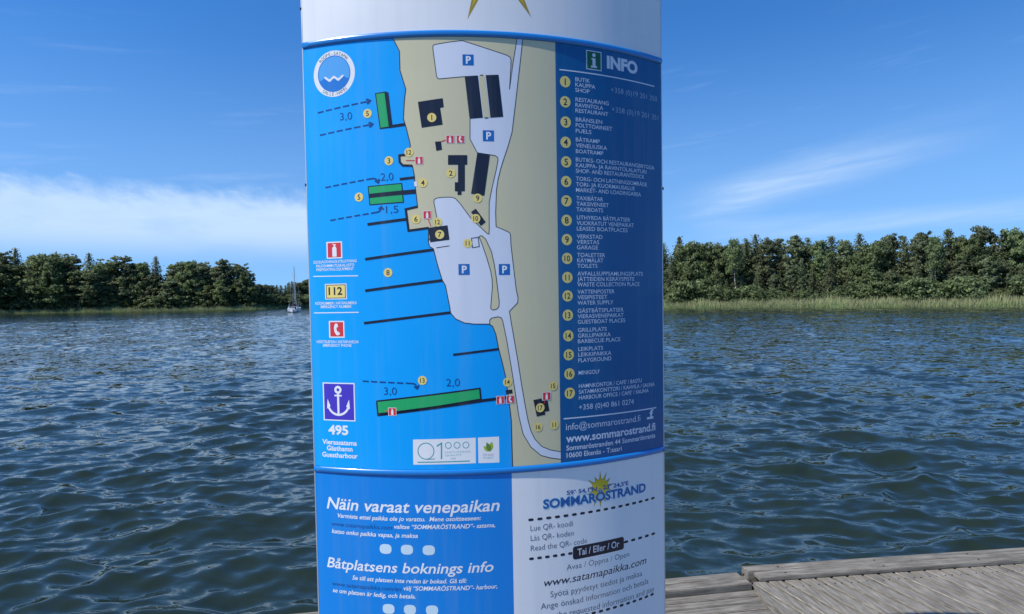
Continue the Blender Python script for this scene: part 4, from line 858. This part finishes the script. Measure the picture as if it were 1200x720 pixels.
# quality cards
g = G().px([(484, 515.3), (557.5, 513.1), (557.7, 543), (484.4, 544.8)], P_WHITE, 2)
c = U(499.2, 528.9); k = mpp(500, 529); g.ring(c, 8.9 * k, 10.0 * k, P_TEAL, 3); g.lpx([(500, 538.6), (510, 538.0)], 0.9, P_TEAL, 3)
g.lpx([(511.8, 523.2), (517.4, 519.6), (517.4, 538.2)], 1.7, P_TEAL, 3)
for x in (525.3, 535.6, 546): g.ring(U(x, 522.2 - (x - 525) * 0.02), 3.1 * k, 3.95 * k, P_TEAL, 3, n=26)
g.text("LAATUTONNI", 521.2, 531.3, 551, 2.2, P_TEAL, 3, -0.012); g.text("QUALITY", 521.4, 534.9, 541, 2.2, P_TEAL, 3, -0.012); g.text("1000", 528, 538.6, 534, 2.0, P_TEAL, 3, -0.012)
g.lpx([(489.4, 542), (550.6, 540.4)], 1.3, P_TEAL, 3); g.build("quality_card", p_map)
g = G().px([(560.1, 513), (584.8, 511.8), (585.3, 542.2), (560.7, 543)], P_WHITE, 2)
def leaf(g, b0, t0, bulge, m_, lev):
    a, b_ = Vector(U(*b0)), Vector(U(*t0)); d = b_ - a; n_ = Vector((-d.y, d.x)); P = []
    for i in range(11): u = i / 10; P.append(a + d * u + n_ * bulge * math.sin(math.pi * u ** 0.8))
    for i in range(9, 0, -1): u = i / 10; P.append(a + d * u - n_ * bulge * math.sin(math.pi * u ** 0.8))
    g.poly([tuple(p) for p in P], m_, lev)
leaf(g, (573.5, 529), (576.8, 517.6), 0.26, P_LIME, 3); leaf(g, (573.5, 529), (566.4, 523), 0.25, P_LIME, 4); leaf(g, (574.5, 529), (570.2, 518.5), 0.24, P_LIME2, 5)
g.text("Green", 566.2, 534.6, 578.6, 3.0, P_PINK, 3, -0.008); g.text("START", 566.4, 538.2, 578.8, 2.4, P_TEAL, 3, -0.012); g.build("leaf_card", p_map)

# ------------------------------------------------------------------ print: the list at the right
g = G().rect(687, 60, 704.8, 82.4, P_TEXT, 2); g.rect(687.9, 61.0, 703.9, 81.4, P_DGREEN, 3)
c = U(696, 71.2); k = mpp(696, 71); q = lambda x, y: (c[0] + x * k, c[1] + y * k)
g.disc(q(0, 6.2), 2.2 * k, P_TEXT, 4); g.poly([q(-3.2, 2.6), q(2, 2.6), q(2, -6.2), q(4, -6.2), q(4, -8.4), q(-4, -8.4), q(-4, -6.2), q(-2, -6.2), q(-2, 0.6), q(-3.2, 0.6)], P_TEXT, 4); g.build("information_sign", p_info)
lines("heading", p_info, [("INFO", 711.2, 79.4, 747, )], 13.0, P_TEXT, 0.05)
G().line([U(655.6, 81.8), (U(766.7, 101)[0], U(655.6, 81.8)[1])], 1.4 * mpp(700, 90), P_TEXT, 3).build("divider_line", p_info)
LIST = [((662.3, 96), "1", 674.2, 95.2, 6.3, [("BUTIK", 691.3), ("KAUPPA", 697.5), ("SHOP", 690.8)]), ((662.4, 119.6), "2", 674.4, 118.9, 6.5, [("RESTAURANG", 713.3), ("RAVINTOLA", 706.7), ("RESTAURANT", 712.7)]),
        ((662.9, 143.3), "3", 674.7, 142.3, 6.7, [("BRÄNSLEN", 705.6), ("POLTTOAINEET", 717.3), ("FUELS", 693)]), ((662.9, 167), "4", 674.8, 165.9, 6.8, [("BÅTRAMP", 702.9), ("VENELIUSKA", 711.3), ("BOATRAMP", 707)]),
        ((663.5, 190), "5", 674.8, 189.4, 6.6, [("BUTIKS- OCH RESTAURANGBRYGGA", 766.6), ("KAUPPA- JA RAVINTOLALAITURI", 757.3), ("SHOP- AND RESTAURANTDOCK", 755)]), ((663.5, 213), "6", 675, 211.8, 6.6, [("TORG- OCH LASTNINGSOMRÅDE", 758), ("TORI- JA KUORMAUSALUE", 743.7), ("MARKET- AND LOADINGAREA", 751)]),
        ((663.8, 235.7), "7", 675.5, 234.6, 6.6, [("TAXIBÅTAR", 706.7), ("TAKSIVENEET", 713.3), ("TAXIBOATS", 706.7)]), ((664, 258.4), "8", 676, 257.3, 6.5, [("UTHYRDA BÅTPLATSER", 738.4), ("VUOKRATUT VENEPAIKAT", 742.7), ("LEASED BOATPLACES", 735.3)]),
        ((664.3, 281), "9", 676, 279.5, 6.4, [("VERKSTAD", 706), ("VERSTAS", 702), ("GARAGE", 700.7)]), ((664.6, 303.1), "10", 676.4, 301.2, 6.4, [("TOALETTER", 709), ("KÄYMÄLÄT", 707), ("TOILETS", 700)]),
        ((664.9, 325.4), "11", 676.6, 323.2, 6.4, [("AVFALLSUPPSAMLINGSPLATS", 753.3), ("JÄTTEIDEN KERÄYSPISTE", 743.3), ("WASTE COLLECTION PLACE", 749.3)]), ((665.1, 347), "12", 676.8, 344.5, 6.5, [("VATTENPOSTER", 720), ("VESIPISTEET", 711.7), ("WATER SUPPLY", 718.7)]),
        ((665.4, 369.6), "13", 677, 366.8, 6.5, [("GÄSTBÅTSPLATSER", 730.7), ("VIERASVENEPAIKAT", 730.7), ("GUESTBOAT PLACES", 732.7)]), ((666, 393.7), "14", 677.2, 389.3, 6.6, [("GRILLPLATS", 711), ("GRILLIPAIKKA", 715.6), ("BARBECUE PLACE", 727)]),
        ((666.5, 416), "15", 677.7, 411.6, 6.6, [("LEIKPLATS", 706.7), ("LEIKKIPAIKKA", 716.3), ("PLAYGROUND", 716.3)]), ((667.3, 438.4), "16", 678, 439.4, 6.6, [("MINIGOLF", 702.7)]),
        ((667.7, 461), "17", 678.3, 455, 6.8, [("HAMNKONTOR / CAFE' / BASTU", 752), ("SATAMAKONTTORI / KAHVILA / SAUNA", 767), ("HARBOUR OFFICE / CAFE' / SAUNA", 760)])]
for (cx, cy), num, x0, y0, dy, rw in LIST:
    marker(cx, cy, 6.6, num, p_info, 3)
    lines("list_entry", p_info, [(tx, x0, y0 + i * dy, x1) for i, (tx, x1) in enumerate(rw)], 4.5, P_TEXT, 0.004)
lines("phone_number", p_info, [("+358 (0)19 201 350", 715.8, 108.2, 769.7)], 6.0, P_FAINT, -0.008); lines("phone_number", p_info, [("+358 (0)19 201 351", 716.7, 131.2, 771.2)], 6.0, P_FAINT, -0.008)
lines("phone_number", p_info, [("+358 (0)40 861 0274", 678.4, 480.6, 742.7)], 6.0, P_TEXT, -0.004)
z_ = U(660.5, 491)[1]; G().line([U(660.5, 491), (U(769, 477)[0], z_)], 1.4 * mpp(710, 485), P_TEXT, 3).build("divider_line", p_info)
lines("address", p_info, [("info@sommarostrand.fi", 663.3, 504.4, 750.4)], 7.6, P_TEXT, -0.004); lines("address", p_info, [("www.sommarostrand.fi", 663.3, 518.8, 768)], 8.8, P_TEXT, 0.022)
lines("address", p_info, [("Sommaröstranden 44 Sommarönranta", 663.7, 528.2, 768), ("10600 Ekenäs - T:saari", 664, 536.8, 728.7)], 5.6, P_TEXT, 0.014)
g = G(); g.text("f", 761.2, 490.0, 765.6, 9.2, P_TEXT, 3, 0.03); g.rect(758.0, 488.6, 765.6, 491.2, P_TEXT, 3); g.build("thumb_symbol", p_info)

# ------------------------------------------------------------------ print: lower panels
lines("heading", p_book, [("Näin varaat venepaikan", 383, 595.6, 585.6)], 13.6, P_WHITE, 0.014, 0.22); lines("heading", p_book, [("Båtplatsens boknings info", 383.4, 664.3, 578.3)], 11.9, P_WHITE, 0.012, 0.22)
lines("paragraph", p_book, [("Varmista ettei paikka ole jo varattu.  Mene osoitteeseen:", 395.8, 606.4, 563.8), ("valitse “SOMMARÖSTRAND”- satama,", 462, 619.6, 580.4), ("katso onko paikka vapaa, ja maksa", 389, 624.6, 489.6)], 4.9, P_WHITE, 0.016, 0.22)
lines("paragraph", p_book, [("Se till att platsen inte redan är bokad. Gå till:", 413, 679.2, 547), ("välj “SOMMARÖSTRAND”- harbour,", 473, 691.8, 583), ("se om platsen är ledig, och betala.", 390, 693.8, 487)], 4.9, P_WHITE, 0.016, 0.22)
lines("address", p_book, [("www.satamapaikka.com", 389, 616, 459.4)], 5.0, P_INK2, -0.003, 0.22); lines("address", p_book, [("www.satamapaikka.com/en", 389.8, 686, 470)], 5.0, P_INK2, -0.003, 0.22)
for px, py in ((451.9, 643.5), (476.9, 644.4), (502.5, 645), (455.4, 713.8), (480.4, 714.8), (506.3, 715.4)):
    c = U(px, py); k = mpp(px, py); P = [(c[0] + 7.3 * k * math.copysign(abs(math.cos(a)) ** 0.75, math.cos(a)), c[1] + 5.8 * k * math.copysign(abs(math.sin(a)) ** 0.75, math.sin(a))) for a in np.linspace(0, 6.2832, 36, endpoint=False)]
    G().poly(P, P_PALE, 3).build("dot", p_book)
def sun_logo(parent, cpx, r_disc, r_ray, n, rot, lev, scale_m=None, c=None, k=None, lens=None):
    c = c or U(*cpx); k = k or mpp(*cpx); g = G(); P = []; Q = []
    for i in range(n):
        a0 = rot + i * 6.2832 / n; lr = r_ray * (lens[i % len(lens)] if lens else 1)
        for da, rr in ((-0.5, r_disc), (-0.26, r_disc * 1.12), (0, lr), (0.26, r_disc * 1.12)): P.append((c[0] + rr * k * math.cos(a0 + da * 6.2832 / n), c[1] + rr * k * math.sin(a0 + da * 6.2832 / n)))
        for da, rr in ((-0.5, r_disc * 0.97), (-0.15, r_disc), (0, lr * 0.82), (0.15, r_disc)): Q.append((c[0] + rr * k * math.cos(a0 + da * 6.2832 / n), c[1] + rr * k * math.sin(a0 + da * 6.2832 / n)))
    g.poly(P, P_ORANGE, lev); g.poly(Q, P_GOLD, lev + 1); return g.build("sun_symbol", parent)
sun_logo(p_pay, (703.5, 573.5), 11.6, 20, 14, R(90), 1, lens=[1.1, 0.9, 1.12, 0.86, 1.0, 0.95, 1.1])
g = G(); g.text("SOMMARÖSTRAND", 636.3, 596.4, 757, 9.9, P_HALO, 4, 0.062); g.text("SOMMARÖSTRAND", 636.6, 596.2, 756.8, 9.7, P_LOGO, 5, 0.028); g.build("logo_lettering", p_pay)
lines("position_lettering", p_pay, [("59˚ 54,1’N - 23˚ 24,5’E", 664, 580.2, 736.4)], 4.6, P_LOGO, 0.03, lev=6)
def hdash(p0, x1, n, name="dashed_line"):
    a = U(*p0); g = G(); b_ = U(x1, p0[1]); wd = 3.0 * mpp(*p0)
    for i in range(n):
        u0 = a[0] + (b_[0] - a[0]) * i / (n - 0.4); u1 = u0 + (b_[0] - a[0]) * 0.6 / (n - 0.4); r_ = wd / 2
        P = [(u1 - r_ + r_ * math.cos(-1.5708 + q * 0.5236), a[1] + r_ * math.sin(-1.5708 + q * 0.5236)) for q in range(7)] + [(u0 + r_ + r_ * math.cos(1.5708 + q * 0.5236), a[1] + r_ * math.sin(1.5708 + q * 0.5236)) for q in range(7)]
        g.poly(P, P_DARK, 3)
    return g.build(name, p_pay)
hdash((619, 609.6), 767.2, 17); hdash((620, 655.3), 671, 6); 
a = U(620, 655.3); 
def hdash_s(s0, s1, z, n):
    g = G(); wd = 3.0 * mpp(700, 650)
    for i in range(n):
        u0 = s0 + (s1 - s0) * i / (n - 0.4); u1 = u0 + (s1 - s0) * 0.6 / (n - 0.4); r_ = wd / 2
        g.poly([(u1 - r_ + r_ * math.cos(-1.5708 + q * 0.5236), z + r_ * math.sin(-1.5708 + q * 0.5236)) for q in range(7)] + [(u0 + r_ + r_ * math.cos(1.5708 + q * 0.5236), z + r_ * math.sin(1.5708 + q * 0.5236)) for q in range(7)], P_DARK, 3)
    g.build("dashed_line", p_pay)
hdash_s(U(731, 634)[0], U(767.6, 624)[0], a[1], 5)
lines("paragraph", p_pay, [("Lue QR- koodi", 621.7, 622.6, 671.3), ("Läs QR- koden", 621.9, 634.2, 672.5), ("Read the QR- code", 622, 646, 688)], 6.4, P_GREYT, -0.006)
s0 = U(671.3, 648)[0]; s1 = U(731, 634)[0]; z0 = U(672, 656.2)[1]; z1 = U(671, 641)[1]; r_ = (z1 - z0) * 0.2
P = []
for cx, cz, a0 in ((s1 - r_, z0 + r_, -1.5708), (s1 - r_, z1 - r_, 0), (s0 + r_, z1 - r_, 1.5708), (s0 + r_, z0 + r_, 3.1416)): P += [(cx + r_ * math.cos(a0 + q * 0.314), cz + r_ * math.sin(a0 + q * 0.314)) for q in range(6)]
g = G().poly(P, P_DARK, 4); g.text("Tai / Eller / Or", 676.8, 651.2, 725.8, 7.6, P_TEXT, 5, 0.008); g.build("black_tag", p_pay)
lines("paragraph", p_pay, [("Avaa / Öppna / Open", 664, 668.4, 737.5)], 6.3, P_GREYT, -0.006)
lines("address", p_pay, [("www.satamapaikka.com", 637.5, 687.6, 757.6)], 8.6, P_DARK, 0.002, 0.22)
lines("paragraph", p_pay, [("Syötä pyydetyt tiedot ja maksa", 645, 700.2, 752.5), ("Ange önskad information och betala", 633.8, 714.4, 760), ("Enter the requested information and pay", 628, 728, 766.8)], 6.7, P_GREYT, -0.004)
sA = U(628, 733)[0]; hdash_s(sA, U(766, 696)[0], U(690.8, 719.7)[1], 17)
# header logo, almost wholly above the picture
c = U(578, -58); k = mpp(580, -20)
sun_logo(p_head, None, 44, 87, 14, R(-111), 1, c=c, k=k, lens=[1.0, 0.6, 1.0, 0.62, 0.95, 0.62, 1.0, 0.62, 1.0, 0.62, 0.95, 0.62, 1.0, 0.62])
zt_ = U(762, 1.0)[1]; y_ = 0.0
for _ in range(20): y_ += (U(372, y_)[1] - zt_) / mpp(372, y_) * 0.9
lines("logo_lettering", p_head, [("SOMMARÖSTRAND", 372, y_, 766)], 38, P_LOGO, 0.03, lev=4)
